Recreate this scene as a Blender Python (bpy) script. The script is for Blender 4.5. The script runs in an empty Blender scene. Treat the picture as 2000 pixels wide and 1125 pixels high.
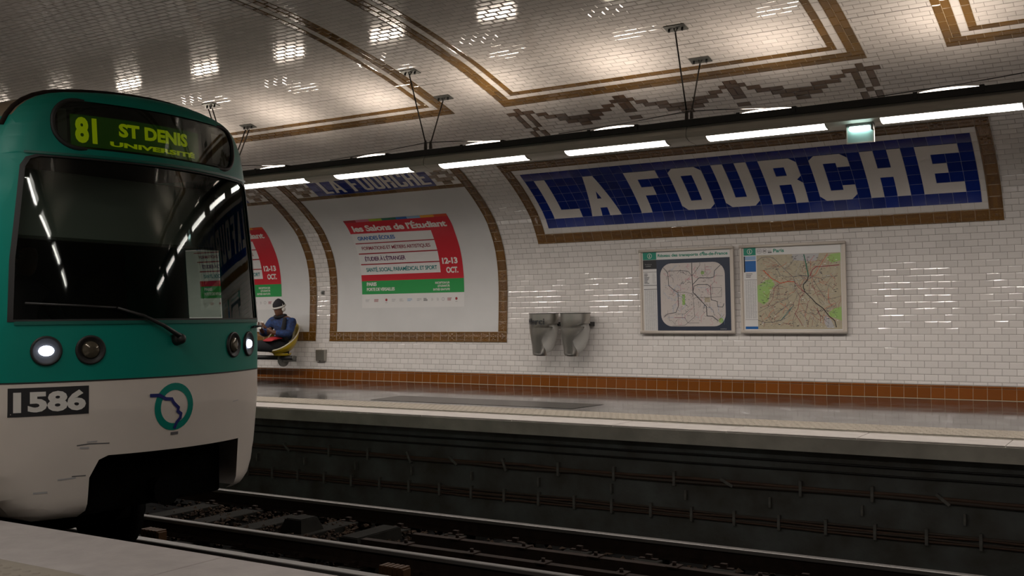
import bpy, bmesh, math, random
import numpy as np
from mathutils import Vector, Matrix
from mathutils.geometry import tessellate_polygon

# ------------------------------------------------------------------ camera, world, exposure
sc = bpy.context.scene
COL = sc.collection
sc.view_settings.view_transform = 'Standard'
sc.view_settings.look = 'None'
sc.view_settings.gamma = 1.0
sc.view_settings.use_curve_mapping = False
sc.view_settings.exposure = 0.0

FPX, CX, CY = 2050.0, 1000.0, 562.5
_vx = np.array([-3250., 648 - CY, FPX]); _vx /= np.linalg.norm(_vx)
_a = (FPX * FPX + (648 - CY) * (607 - CY)) / 3250.
_vy = np.array([_a, 607 - CY, FPX]); _vy /= np.linalg.norm(_vy)
_RX, _RY = -_vx, _vy
_RZ = np.cross(_RX, _RY)
_R = np.array([_RX, _RY, _RZ])
cam_data = bpy.data.cameras.new('camera')
cam = bpy.data.objects.new('camera', cam_data)
COL.objects.link(cam)
m = Matrix(((_R[0][0], -_R[0][1], -_R[0][2], 0), (_R[1][0], -_R[1][1], -_R[1][2], 0),
            (_R[2][0], -_R[2][1], -_R[2][2], 0), (0, 0, 0, 1)))
m.translation = Vector((0, 0, 1.1))
cam.matrix_world = m
cam_data.sensor_width = 36.0
cam_data.lens = 36.0 * FPX / 2000.0
cam_data.clip_start = 0.02
cam_data.clip_end = 200
sc.camera = cam

world = bpy.data.worlds.new('world'); sc.world = world
world.use_nodes = True
world.node_tree.nodes['Background'].inputs[0].default_value = (0.01, 0.01, 0.01, 1)
world.node_tree.nodes['Background'].inputs[1].default_value = 0.3

TUBE = 12.0        # glow of the lower tube covers
TUBE_W = 31.0      # light thrown down by one lower tube
UPT = 6.0          # glow of the upward tube covers
UP_W = 6.0         # light thrown up by one upper tube
NEAR = 0.38         # output of the weaker row over the near platform
rnd = random.Random(7)

# ------------------------------------------------------------------ materials
MAT = {}
def node_mat(name):
    mt = bpy.data.materials.new(name); mt.use_nodes = True
    nt = mt.node_tree; b = nt.nodes['Principled BSDF']
    MAT[name] = mt
    return mt, nt, b

def mat(name, col, rough=0.5, metal=0.0, var=0.0, noise=0.0, nscale=8.0, bump=0.0, bscale=60.0,
        emit=None, estr=0.0, alpha=1.0, trans=0.0, coat=0.0, spec=0.5, col2=None, rvar=0.0):
    mt, nt, b = node_mat(name)
    L = nt.links.new
    b.inputs['Base Color'].default_value = (*col, 1)
    b.inputs['Roughness'].default_value = rough
    b.inputs['Metallic'].default_value = metal
    b.inputs['Specular IOR Level'].default_value = spec
    b.inputs['Coat Weight'].default_value = coat
    b.inputs['Coat Roughness'].default_value = 0.06
    b.inputs['Alpha'].default_value = alpha
    b.inputs['Transmission Weight'].default_value = trans
    src = None
    tc = nt.nodes.new('ShaderNodeTexCoord')
    if var > 0:
        g = nt.nodes.new('ShaderNodeNewGeometry')
        mr = nt.nodes.new('ShaderNodeMapRange')
        L(g.outputs['Random Per Island'], mr.inputs['Value'])
        mr.inputs['To Min'].default_value = 1 - var; mr.inputs['To Max'].default_value = 1 + var * 0.5
        mx = nt.nodes.new('ShaderNodeVectorMath'); mx.operation = 'SCALE'
        mx.inputs[0].default_value = col
        L(mr.outputs[0], mx.inputs['Scale'])
        src = mx.outputs[0]
    if noise > 0 or col2:
        n = nt.nodes.new('ShaderNodeTexNoise'); n.inputs['Scale'].default_value = nscale
        n.inputs['Detail'].default_value = 6
        L(tc.outputs['Object'], n.inputs['Vector'])
        cr = nt.nodes.new('ShaderNodeMapRange')
        L(n.outputs['Fac'], cr.inputs['Value'])
        cr.inputs['From Min'].default_value = 0.3; cr.inputs['From Max'].default_value = 0.7
        if col2:
            mx = nt.nodes.new('ShaderNodeMix'); mx.data_type = 'RGBA'
            mx.inputs[6].default_value = (*col, 1); mx.inputs[7].default_value = (*col2, 1)
            if src: L(src, mx.inputs[6])
            L(cr.outputs[0], mx.inputs[0]); src = mx.outputs[2]
        else:
            cr.inputs['To Min'].default_value = 1 - noise; cr.inputs['To Max'].default_value = 1.0
            mx = nt.nodes.new('ShaderNodeVectorMath'); mx.operation = 'SCALE'
            mx.inputs[0].default_value = col
            if src: L(src, mx.inputs[0])
            L(cr.outputs[0], mx.inputs['Scale']); src = mx.outputs[0]
        if rvar > 0:
            rr = nt.nodes.new('ShaderNodeMapRange')
            L(n.outputs['Fac'], rr.inputs['Value'])
            rr.inputs['From Min'].default_value = 0.35; rr.inputs['From Max'].default_value = 0.65
            rr.inputs['To Min'].default_value = rough; rr.inputs['To Max'].default_value = rough + rvar
            L(rr.outputs[0], b.inputs['Roughness'])
    if src: L(src, b.inputs['Base Color'])
    if bump > 0:
        n2 = nt.nodes.new('ShaderNodeTexNoise'); n2.inputs['Scale'].default_value = bscale
        n2.inputs['Detail'].default_value = 4
        L(tc.outputs['Object'], n2.inputs['Vector'])
        bp = nt.nodes.new('ShaderNodeBump'); bp.inputs['Strength'].default_value = bump
        bp.inputs['Distance'].default_value = 0.01
        L(n2.outputs['Fac'], bp.inputs['Height']); L(bp.outputs[0], b.inputs['Normal'])
    if emit:
        b.inputs['Emission Color'].default_value = (*emit, 1)
        b.inputs['Emission Strength'].default_value = estr
    return mt

W_TILE = mat('white_glazed_tile', (0.64, 0.60, 0.57), rough=0.09, var=0.07)
MARB = mat('veined_white_tile', (0.64, 0.60, 0.57), rough=0.14, noise=0.06, nscale=4)
GROUT = mat('grey_grout', (0.19, 0.165, 0.14), rough=0.9)
B_TILE = mat('brown_glazed_tile', (0.135, 0.066, 0.010), rough=0.13, var=0.35, bump=0.10, bscale=25, coat=0.3)
BR_TILE = mat('brown_relief_tile', (0.150, 0.066, 0.009), rough=0.18, var=0.25, bump=0.9, bscale=55, coat=0.3)
D_TILE = mat('dark_brown_tile', (0.105, 0.055, 0.026), rough=0.14, var=0.3, bump=0.08, bscale=25)
O_TILE = mat('rust_orange_tile', (0.175, 0.050, 0.006), rough=0.16, var=0.15, bump=0.05, bscale=20)
P_GROUT = mat('pale_grout', (0.42, 0.33, 0.22), rough=0.9)
BL_TILE = mat('deep_blue_tile', (0.004, 0.020, 0.19), rough=0.10, var=0.25, spec=0.4)
BL_GROUT = mat('blue_panel_grout', (0.22, 0.24, 0.36), rough=0.8)
PLASTER = mat('white_plaster', (0.56, 0.55, 0.54), rough=0.45, noise=0.10, nscale=1.6)
PAPER = mat('white_poster_paper', (0.60, 0.585, 0.57), rough=0.5, noise=0.03, nscale=3)
STONEN = mat('toned_down_coping_stone', (0.31, 0.28, 0.265), rough=0.6, noise=0.2, nscale=6, bump=0.15, bscale=40)  # darker copy of the coping stone, its colour offsets the near lamps' light
STONE = mat('pale_coping_stone', (0.33, 0.30, 0.275), rough=0.6, noise=0.18, nscale=7, bump=0.15, bscale=40)
CONC = mat('grey_concrete', (0.66, 0.64, 0.56), rough=0.85, noise=0.35, nscale=3, bump=0.3, bscale=30)
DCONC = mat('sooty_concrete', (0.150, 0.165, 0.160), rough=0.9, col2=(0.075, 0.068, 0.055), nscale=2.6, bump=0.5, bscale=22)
SOOT = mat('sooty_block', (0.013, 0.012, 0.010), rough=0.9, noise=0.4, nscale=9, spec=0.08)
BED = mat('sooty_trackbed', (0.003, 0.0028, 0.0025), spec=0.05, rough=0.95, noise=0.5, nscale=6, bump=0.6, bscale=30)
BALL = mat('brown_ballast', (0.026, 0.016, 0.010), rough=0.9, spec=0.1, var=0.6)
ASPH = mat('worn_asphalt', (0.024, 0.026, 0.027), rough=0.10, noise=0.35, nscale=2.5, rvar=0.13, bump=0.05, bscale=14, coat=0.5, spec=0.7)
ASPHD = mat('dark_asphalt_patch', (0.02, 0.02, 0.018), rough=0.25, noise=0.3, nscale=4)
STEEL = mat('brushed_steel', (0.46, 0.44, 0.40), rough=0.36, metal=0.95, noise=0.15, nscale=5)
GALV = mat('galvanised_steel', (0.20, 0.20, 0.185), rough=0.45, metal=0.7, noise=0.2, nscale=20)
RAILM = mat('polished_rail_head', (0.16, 0.15, 0.14), rough=0.45, metal=0.6)
RUST = mat('rusty_iron', (0.022, 0.013, 0.009), rough=0.8, spec=0.15, noise=0.4, nscale=12)
RODM = mat('dark_rod_steel', (0.045, 0.04, 0.035), rough=0.5, metal=0.6)
HOUS = mat('beige_enamel', (0.44, 0.41, 0.35), rough=0.42, noise=0.05, nscale=2)
DARK = mat('black_plastic', (0.012, 0.011, 0.010), rough=0.55)
WCAB = mat('brown_wall_cable', (0.075, 0.055, 0.042), rough=0.6)
WRUST = mat('rusty_wall_cable', (0.13, 0.075, 0.05), rough=0.7, noise=0.4, nscale=6)
CABLE = mat('black_cable', (0.014, 0.012, 0.011), rough=0.5)
TEAL = mat('jade_green_paint', (0.001, 0.19, 0.145), rough=0.42, spec=0.25)
TEALD = mat('dark_jade_trim', (0.003, 0.10, 0.075), rough=0.35)
WPNT = mat('off_white_train_paint', (0.63, 0.57, 0.51), rough=0.36, noise=0.08, nscale=2.2, coat=0.2)
ROOFM = mat('tan_roof_paint', (0.22, 0.16, 0.10), rough=0.5, noise=0.2, nscale=4)
CABM = mat('dark_cab_lining', (0.035, 0.04, 0.036), rough=0.8)
CABL = mat('grey_cab_panel', (0.10, 0.11, 0.09), rough=0.7)
NAVYP = mat('navy_print', (0.025, 0.032, 0.055), rough=0.4)
GREENP = mat('green_print', (0.0, 0.20, 0.13), rough=0.4)
MAPTAN = mat('tan_map_print', (0.40, 0.35, 0.25), rough=0.4, noise=0.12, nscale=18)
MAPPINK = mat('pale_map_print', (0.50, 0.45, 0.42), rough=0.4, noise=0.04, nscale=14)
PARK = mat('park_green_print', (0.27, 0.42, 0.13), rough=0.4)
REDP = mat('crimson_print', (0.46, 0.008, 0.020), rough=0.4)
DREDP = mat('dark_red_print', (0.28, 0.01, 0.02), rough=0.4)
GRNP = mat('grass_green_print', (0.012, 0.26, 0.055), rough=0.4)
BLUEP = mat('blue_print', (0.01, 0.10, 0.32), rough=0.4)
LBLUEP = mat('light_blue_print', (0.22, 0.34, 0.50), rough=0.4)
PINKP = mat('pink_print', (0.48, 0.14, 0.19), rough=0.4)
LIMEP = mat('lime_print', (0.30, 0.40, 0.03), rough=0.4)
DGRNP = mat('dark_green_print', (0.01, 0.12, 0.07), rough=0.4)
ORGP = mat('orange_print', (0.60, 0.26, 0.02), rough=0.4)
RORGP = mat('red_orange_print', (0.52, 0.06, 0.01), rough=0.4)
PURP = mat('purple_print', (0.10, 0.01, 0.08), rough=0.4)
TEALP = mat('teal_print', (0.0, 0.17, 0.17), rough=0.4)
MAROON = mat('maroon_print', (0.22, 0.015, 0.035), rough=0.4)
GREYP = mat('grey_print', (0.11, 0.105, 0.11), rough=0.4)
LGREYP = mat('light_grey_print', (0.38, 0.37, 0.37), rough=0.4)
BLACKP = mat('black_print', (0.015, 0.015, 0.017), rough=0.4)
FRAME = mat('cream_frame_enamel', (0.52, 0.46, 0.40), rough=0.35)
WLET = mat('white_paint', (0.62, 0.60, 0.56), rough=0.4)
YEL = mat('yellow_shell_plastic', (0.50, 0.34, 0.01), rough=0.3, coat=0.3)
CREAM = mat('cream_rim_plastic', (0.62, 0.55, 0.40), rough=0.35)
BAG = mat('translucent_bag', (0.62, 0.60, 0.56), rough=0.25, alpha=0.55, spec=0.6)
TAN = mat('tan_tactile_paving', (0.22, 0.19, 0.15), rough=0.7, noise=0.15, nscale=9)
SKIN = mat('brown_skin', (0.13, 0.06, 0.035), rough=0.5)
JACK = mat('blue_tartan_jacket', (0.016, 0.050, 0.17), rough=0.8, col2=(0.006, 0.010, 0.035), nscale=22)
BLKC = mat('black_cloth', (0.010, 0.010, 0.013), rough=0.9)
WHTC = mat('white_cloth', (0.50, 0.48, 0.44), rough=0.8)
REDC = mat('red_cloth', (0.35, 0.015, 0.02), rough=0.7)
LEDG = mat('dark_green_display', (0.006, 0.030, 0.004), rough=0.3, emit=(0.05, 0.16, 0.01), estr=0.10)
LEDY = mat('lit_yellow_green_dots', (0.2, 0.25, 0.0), rough=0.5, emit=(0.42, 0.50, 0.0), estr=0.40)
CERAM = mat('brown_ceramic', (0.05, 0.022, 0.007), rough=0.6, spec=0.2)
TUBEM = mat('lit_tube_cover', (0.8, 0.8, 0.8), rough=0.4, emit=(1.0, 0.93, 0.87), estr=TUBE)
UPM = mat('lit_upward_tube_cover', (0.8, 0.8, 0.8), rough=0.4, emit=(1.0, 0.86, 0.72), estr=UPT)
TUBEN = mat('dim_lit_tube_cover', (0.8, 0.8, 0.8), rough=0.4, emit=(1.0, 0.93, 0.87), estr=TUBE * 0.5)
UPMN = mat('dim_lit_upward_tube_cover', (0.8, 0.8, 0.8), rough=0.4, emit=(1.0, 0.86, 0.72), estr=UPT * 0.4)
EXITM = mat('lit_emergency_tube', (0.8, 0.9, 0.9), rough=0.4, emit=(0.70, 1.0, 0.97), estr=9)
HEADM = mat('lit_headlamp', (0.8, 0.8, 0.9), rough=0.2, emit=(0.72, 0.80, 1.0), estr=9)
LENSM = mat('unlit_lamp_lens', (0.10, 0.085, 0.06), rough=0.1, metal=0.4)
MINT = mat('pale_mint_panel', (0.40, 0.52, 0.48), rough=0.25, alpha=0.8)

def glass_mat():
    mt, nt, b = node_mat('tinted_windscreen_glass')
    nt.nodes.remove(b)
    out = [n for n in nt.nodes if n.type == 'OUTPUT_MATERIAL'][0]
    tr = nt.nodes.new('ShaderNodeBsdfTransparent'); tr.inputs[0].default_value = (0.50, 0.56, 0.52, 1)
    gl = nt.nodes.new('ShaderNodeBsdfGlossy'); gl.inputs[0].default_value = (0.9, 0.95, 0.92, 1)
    gl.inputs[1].default_value = 0.03
    fr = nt.nodes.new('ShaderNodeFresnel'); fr.inputs[0].default_value = 1.55
    mx = nt.nodes.new('ShaderNodeMixShader')
    nt.links.new(fr.outputs[0], mx.inputs[0])
    nt.links.new(tr.outputs[0], mx.inputs[1]); nt.links.new(gl.outputs[0], mx.inputs[2])
    nt.links.new(mx.outputs[0], out.inputs[0])
    return mt
GLASS = glass_mat()

def brick_mat(name, tw, th, c1, mortar):
    # a glazed running-bond wall from UVs in metres, for the walls outside the photo
    mt, nt, b = node_mat(name)
    uv = nt.nodes.new('ShaderNodeUVMap')
    br = nt.nodes.new('ShaderNodeTexBrick')
    br.inputs['Color1'].default_value = (*c1, 1); br.inputs['Color2'].default_value = (*[c * 0.94 for c in c1], 1)
    br.inputs['Mortar'].default_value = (*mortar, 1)
    br.inputs['Scale'].default_value = 1.0
    br.inputs['Brick Width'].default_value = tw; br.inputs['Row Height'].default_value = th
    br.inputs['Mortar Size'].default_value = 0.003
    nt.links.new(uv.outputs[0], br.inputs['Vector'])
    nt.links.new(br.outputs['Color'], b.inputs['Base Color'])
    b.inputs['Roughness'].default_value = 0.15
    bp = nt.nodes.new('ShaderNodeBump'); bp.invert = True; bp.inputs['Strength'].default_value = 0.5
    bp.inputs['Distance'].default_value = 0.003
    nt.links.new(br.outputs['Fac'], bp.inputs['Height']); nt.links.new(bp.outputs[0], b.inputs['Normal'])
    return mt
BRICK = brick_mat('white_brick_tiling', 0.1515, 0.0775, (0.64, 0.60, 0.57), (0.20, 0.175, 0.15))

# ------------------------------------------------------------------ object helpers
LOC = {}
def world_loc(o):
    return LOC.get(o.name, Vector((0, 0, 0)))
def put(name, me, parent=None, loc=None):
    """link a mesh whose vertices are in world space; its origin goes to loc (or its parent's)"""
    o = bpy.data.objects.new(name, me); COL.objects.link(o)
    L = Vector(loc) if loc is not None else (world_loc(parent) if parent else Vector((0, 0, 0)))
    if L.length > 0: me.transform(Matrix.Translation(-L))
    if parent:
        o.parent = parent; o.location = L - world_loc(parent)
    else:
        o.location = L
    LOC[o.name] = L
    return o
def thing(name, label, cat, loc=(0, 0, 0), group=None):
    o = bpy.data.objects.new(name, None); COL.objects.link(o)
    o.location = loc; o.empty_display_size = 0.1
    LOC[o.name] = Vector(loc)
    o['label'] = label; o['category'] = cat
    if group: o['group'] = group
    return o
def tag(o, label, cat, group=None, kind=None):
    o['label'] = label; o['category'] = cat
    if group: o['group'] = group
    if kind: o['kind'] = kind
    return o
def structure(o):
    o['kind'] = 'structure'; return o
def mesh(name, vs, fs, mats, mi=None, smooth=False, uvs=None):
    me = bpy.data.meshes.new(name)
    me.from_pydata([tuple(v) for v in vs], [], fs)
    for mm in (mats if isinstance(mats, (list, tuple)) else [mats]): me.materials.append(mm)
    if mi is not None: me.polygons.foreach_set('material_index', mi)
    if smooth: me.polygons.foreach_set('use_smooth', [True] * len(me.polygons))
    if uvs is not None:
        l = me.uv_layers.new(name='uv')
        flat = []
        for f in fs:
            for i in f: flat.extend(uvs[i])
        l.data.foreach_set('uv', flat)
    me.update()
    return me

class MB:
    """collects simple shapes (world space) into one mesh"""
    def __init__(s): s.v = []; s.f = []; s.m = []; s.sm = []
    def add(s, vs, fs, mi=0, smooth=False):
        n = len(s.v); s.v += [tuple(v) for v in vs]
        s.f += [tuple(i + n for i in f) for f in fs]; s.m += [mi] * len(fs); s.sm += [smooth] * len(fs)
        return s
    def box(s, x0, x1, y0, y1, z0, z1, mi=0, M=None):
        vs = [(x, y, z) for z in (z0, z1) for y in (y0, y1) for x in (x0, x1)]
        if M is not None: vs = [M @ Vector(v) for v in vs]
        return s.add(vs, [(0, 2, 3, 1), (4, 5, 7, 6), (0, 1, 5, 4), (2, 6, 7, 3), (0, 4, 6, 2), (1, 3, 7, 5)], mi)
    def bbox(s, x0, x1, y0, y1, z0, z1, b=0.01, mi=0, M=None):
        bm = bmesh.new(); bmesh.ops.create_cube(bm, size=1)
        for v in bm.verts:
            v.co = Vector(((x0 + x1) / 2 + v.co.x * (x1 - x0), (y0 + y1) / 2 + v.co.y * (y1 - y0), (z0 + z1) / 2 + v.co.z * (z1 - z0)))
        bmesh.ops.bevel(bm, geom=list(bm.edges), offset=b, segments=2, affect='EDGES', profile=0.6)
        if M is not None: bmesh.ops.transform(bm, matrix=M, verts=bm.verts)
        bm.verts.index_update()
        s.add([v.co.copy() for v in bm.verts], [tuple(v.index for v in f.verts) for f in bm.faces], mi)
        bm.free(); return s
    def tube(s, pts, r, n=8, mi=0, cap=True, smooth=True):
        pts = [Vector(p) for p in pts]; rs = r if isinstance(r, (list, tuple)) else [r] * len(pts)
        vs = []; prev = None
        for i, p in enumerate(pts):
            t = (pts[min(i + 1, len(pts) - 1)] - pts[max(i - 1, 0)]).normalized()
            if prev is None:
                a = Vector((0, 0, 1)) if abs(t.z) < 0.9 else Vector((0, 1, 0))
                u = t.cross(a).normalized()
            else:
                u = (prev - t * prev.dot(t)).normalized()
            prev = u; w = t.cross(u)
            for k in range(n):
                a = 2 * math.pi * k / n
                vs.append(p + (u * math.cos(a) + w * math.sin(a)) * rs[i])
        fs = []
        for i in range(len(pts) - 1):
            for k in range(n):
                fs.append((i * n + k, i * n + (k + 1) % n, (i + 1) * n + (k + 1) % n, (i + 1) * n + k))
        s.add(vs, fs, mi, smooth)
        if cap:
            s.add(vs[:n], [tuple(reversed(range(n)))], mi); s.add(vs[-n:], [tuple(range(n))], mi)
        return s
    def prism(s, prof, x0, x1, mi=0, smooth=False):
        """profile in (y,z), swept along x"""
        n = len(prof)
        vs = [(x0, y, z) for y, z in prof] + [(x1, y, z) for y, z in prof]
        fs = [(k, (k + 1) % n, n + (k + 1) % n, n + k) for k in range(n)]
        s.add(vs, fs, mi, smooth)
        s.add(vs[:n], [tuple(reversed(range(n)))], mi); s.add(vs[n:], [tuple(range(n))], mi)
        return s
    def loft(s, rings, mi=0, cap=True, smooth=True):
        n = len(rings[0]); vs = [p for r in rings for p in r]; fs = []
        for i in range(len(rings) - 1):
            for k in range(n):
                fs.append((i * n + k, i * n + (k + 1) % n, (i + 1) * n + (k + 1) % n, (i + 1) * n + k))
        s.add(vs, fs, mi, smooth)
        if cap:
            s.add(rings[0], [tuple(reversed(range(n)))], mi); s.add(rings[-1], [tuple(range(n))], mi)
        return s
    def ball(s, c, r, n=12, mi=0, M=None):
        c = Vector(c); rr = r if isinstance(r, (list, tuple)) else (r, r, r)
        rings = []
        for i in range(n // 2 + 1):
            th = math.pi * i / (n // 2); sr = max(math.sin(th), 0.02)
            ring = []
            for k in range(n):
                a = 2 * math.pi * k / n
                p = Vector((sr * math.cos(a) * rr[0], sr * math.sin(a) * rr[1], math.cos(th) * rr[2]))
                if M is not None: p = M @ p
                ring.append(c + p)
            rings.append(ring)
        return s.loft(rings[::-1], mi)
    def build(s, name, mats, parent=None, loc=None, fixn=True):
        me = mesh(name, s.v, s.f, mats, s.m)
        me.polygons.foreach_set('use_smooth', s.sm)
        if fixn:
            bm = bmesh.new(); bm.from_mesh(me)
            bmesh.ops.remove_doubles(bm, verts=bm.verts, dist=1e-6)
            bmesh.ops.recalc_face_normals(bm, faces=bm.faces)
            bm.to_mesh(me); bm.free()
        return put(name, me, parent, loc)

# ------------------------------------------------------------------ the vault's profile
_P = np.array([(12.98, -.2), (13.0, .1), (13.035, .5), (13.06, .8), (13.08, 1.2), (13.085, 1.55), (13.06, 1.85),
    (12.99, 2.12), (12.86, 2.37), (12.7, 2.58), (12.32, 2.89), (11.85, 3.17), (11.25, 3.43), (10.63, 3.652),
    (10.12, 3.80), (9.56, 3.945), (8.9, 4.07), (8.25, 4.17), (7.6, 4.235), (7.0, 4.27), (6.4, 4.28)])
YMID = 6.4
def _dense(P, n=40):
    Q = np.vstack([2 * P[0] - P[1], P, [2 * P[-1][0] - P[-2][0], P[-2][1]]]); out = []
    for i in range(1, len(Q) - 2):
        p0, p1, p2, p3 = Q[i - 1], Q[i], Q[i + 1], Q[i + 2]
        for k in range(n):
            t = k / n
            out.append(.5 * ((2 * p1) + (-p0 + p2) * t + (2 * p0 - 5 * p1 + 4 * p2 - p3) * t * t + (-p0 + 3 * p1 - 3 * p2 + p3) * t ** 3))
    out.append(Q[-2]); return np.array(out)
_D = _dense(_P)
_D = np.vstack([_D, np.stack([2 * YMID - _D[-2::-1, 0], _D[-2::-1, 1]], 1)])
_S = np.concatenate([[0], np.cumsum(np.hypot(*np.diff(_D, axis=0).T))])
_i0 = int(np.argmin(abs(_D[:len(_D) // 2, 1] - .1)))
_S = _S - _S[_i0]
SCROWN = float(_S[len(_D) // 2])
STOP = 2 * SCROWN
def yz(s):
    return np.interp(s, _S, _D[:, 0]), np.interp(s, _S, _D[:, 1])
def nrm(s):
    y0, z0 = yz(np.asarray(s) - .02); y1, z1 = yz(np.asarray(s) + .02)
    ty, tz = y1 - y0, z1 - z0; l = np.hypot(ty, tz)
    return -tz / l, ty / l        # into the station... (checked below)
# orient the normal towards the inside of the vault
_ny, _nz = nrm(1.0)
_SGN = 1.0 if _ny < 0 else -1.0
def WP(x, s, h=0.0):
    y, z = yz(s); ny, nz = nrm(s)
    return Vector((float(x), float(y + _SGN * ny * h), float(z + _SGN * nz * h)))

def tiles_mesh(name, R, mats, grout, back_h=0.0, base=None, extra=(), egrout=None):
    """R rows: x0,x1,s0,s1,material index,height,bevel width. base: grout sheet rectangles x0,x1,s0,s1"""
    A = np.array(R, dtype=float); n = len(A)
    rg = np.random.RandomState(5)
    x0, x1, s0, s1, mi, h, bv = A.T
    X = np.empty((n, 8)); Sx = np.empty((n, 8)); H = np.empty((n, 8))
    X[:, 0] = x0; X[:, 1] = x1; X[:, 2] = x1; X[:, 3] = x0
    Sx[:, 0] = s0; Sx[:, 1] = s0; Sx[:, 2] = s1; Sx[:, 3] = s1
    H[:, :4] = (h - np.where(bv == 0.011, 0.0021 + rg.uniform(-.00025, .00025, n), np.minimum(0.0035, h * 0.6)))[:, None]
    X[:, 4] = x0 + bv; X[:, 5] = x1 - bv; X[:, 6] = x1 - bv; X[:, 7] = x0 + bv
    Sx[:, 4] = s0 + bv; Sx[:, 5] = s0 + bv; Sx[:, 6] = s1 - bv; Sx[:, 7] = s1 - bv
    tx = rg.normal(0, 0.00010, n); ts = rg.normal(0, 0.00005, n)
    H[:, 4] = h - tx - ts; H[:, 5] = h + tx - ts; H[:, 6] = h + tx + ts; H[:, 7] = h - tx + ts
    y, z = yz(Sx); ny, nz = nrm(Sx)
    V = np.stack([X, y + _SGN * ny * H, z + _SGN * nz * H], -1).reshape(-1, 3)
    b = (np.arange(n) * 8)[:, None]
    quads = np.array([[4, 5, 6, 7], [0, 1, 5, 4], [1, 2, 6, 5], [2, 3, 7, 6], [3, 0, 4, 7]])
    F = (b[:, :, None] + quads[None]).reshape(-1, 4)
    M = np.repeat(mi.astype(int), 5)
    bx0, bx1, bs0, bs1 = base
    ns = max(2, int((bs1 - bs0) / 0.06)); ss = np.linspace(bs0, bs1, ns + 1)
    yy, zz = yz(ss); n1, n2 = nrm(ss); hh = back_h
    g0 = np.stack([np.full(ns + 1, bx0), yy + _SGN * n1 * hh, zz + _SGN * n2 * hh], -1)
    g1 = g0.copy(); g1[:, 0] = bx1
    o = len(V); V = np.vstack([V, g0, g1])
    k = np.arange(ns)
    F = np.vstack([F, np.stack([o + k, o + ns + 1 + k, o + ns + 2 + k, o + k + 1], -1)])
    M = np.concatenate([M, np.full(ns, len(mats))])
    for ex0, ex1, es0, es1 in extra:            # paler joints behind the brown bands
        ns2 = max(1, int((es1 - es0) / 0.06)); ss = np.linspace(es0, es1, ns2 + 1)
        yy, zz = yz(ss); n1, n2 = nrm(ss); hh = back_h + .0016
        g0 = np.stack([np.full(ns2 + 1, ex0), yy + _SGN * n1 * hh, zz + _SGN * n2 * hh], -1)
        g1 = g0.copy(); g1[:, 0] = ex1
        o = len(V); V = np.vstack([V, g0, g1]); k = np.arange(ns2)
        F = np.vstack([F, np.stack([o + k, o + ns2 + 1 + k, o + ns2 + 2 + k, o + k + 1], -1)])
        M = np.concatenate([M, np.full(ns2, len(mats) + 1)])
    me = bpy.data.meshes.new(name)
    me.vertices.add(len(V)); me.vertices.foreach_set('co', V.astype(np.float32).ravel())
    me.loops.add(F.size); me.loops.foreach_set('vertex_index', F.astype(np.int32).ravel())
    me.polygons.add(len(F)); me.polygons.foreach_set('loop_start', (np.arange(len(F)) * 4).astype(np.int32))
    for mm in list(mats) + [grout] + ([egrout] if egrout else []): me.materials.append(mm)
    me.polygons.foreach_set('material_index', M.astype(np.int32))
    sm = np.zeros(len(F), dtype=bool)
    sm[n * 5:] = True      # flat facets on the tiles, a smooth sheet of grout behind
    me.polygons.foreach_set('use_smooth', sm)
    me.update(); me.validate()
    return me

# flat outlines laid on a curved surface ---------------------------------------------------------
def lay(name, polys, mats, func, ustep=None, vstep=0.06, parent=None, loc=None, smooth=True, ulines=None):
    """polys: list of (outline, holes, material index, height) in (u,v); func(u,v,h)->Vector"""
    bm = bmesh.new()
    hl = bm.faces.layers.int.new('m'); hh = bm.verts.layers.float.new('h')
    for poly in polys:
        out, holes, mi, h = poly
        loops = [[Vector((p[0], p[1], 0)) for p in out]] + [[Vector((p[0], p[1], 0)) for p in q] for q in holes]
        flat = [p for l in loops for p in l]
        if len(flat) == 4 and not holes:
            tris = [(0, 1, 2, 3)]
        else:
            tris = tessellate_polygon(loops)
        vs = []
        for p in flat:
            v = bm.verts.new(p); v[hh] = h; vs.append(v)
        for t in tris:
            try:
                f = bm.faces.new([vs[i] for i in t]); f[hl] = mi
            except ValueError: pass
    def cut(axis, step):
        lo = min(v.co[axis] for v in bm.verts); hi = max(v.co[axis] for v in bm.verts)
        n = int((hi - lo) / step)
        for i in range(1, n + 1):
            c = Vector((0, 0, 0)); c[axis] = lo + (hi - lo) * i / (n + 1)
            d = Vector((0, 0, 0)); d[axis] = 1
            bmesh.ops.bisect_plane(bm, geom=bm.verts[:] + bm.edges[:] + bm.faces[:], dist=1e-6, plane_co=c, plane_no=d)
    if vstep: cut(1, vstep)
    if ustep: cut(0, ustep)
    for v in bm.verts:
        # heights of cut vertices are interpolated by bmesh
        v.co = func(v.co.x, v.co.y, v[hh])
    me = bpy.data.meshes.new(name)
    for f in bm.faces:
        f.material_index = f[hl]; f.smooth = smooth
    bm.to_mesh(me); bm.free()
    for mm in (mats if isinstance(mats, (list, tuple)) else [mats]): me.materials.append(mm)
    return put(name, me, parent, loc)
def rect(u0, u1, v0, v1, mi=0, h=0.0):
    return ([(u0, v0), (u1, v0), (u1, v1), (u0, v1)], [], mi, h)
def rrect(u0, u1, v0, v1, r, n=6):
    out = []
    for cx, cy, a0 in ((u1 - r, v1 - r, 0), (u0 + r, v1 - r, 90), (u0 + r, v0 + r, 180), (u1 - r, v0 + r, 270)):
        for i in range(n + 1):
            a = math.radians(a0 + 90 * i / n); out.append((cx + r * math.cos(a), cy + r * math.sin(a)))
    return out
def circ(cx, cy, r, n=20, ry=None):
    ry = ry or r
    return [(cx + r * math.cos(2 * math.pi * i / n), cy + ry * math.sin(2 * math.pi * i / n)) for i in range(n)]
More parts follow.
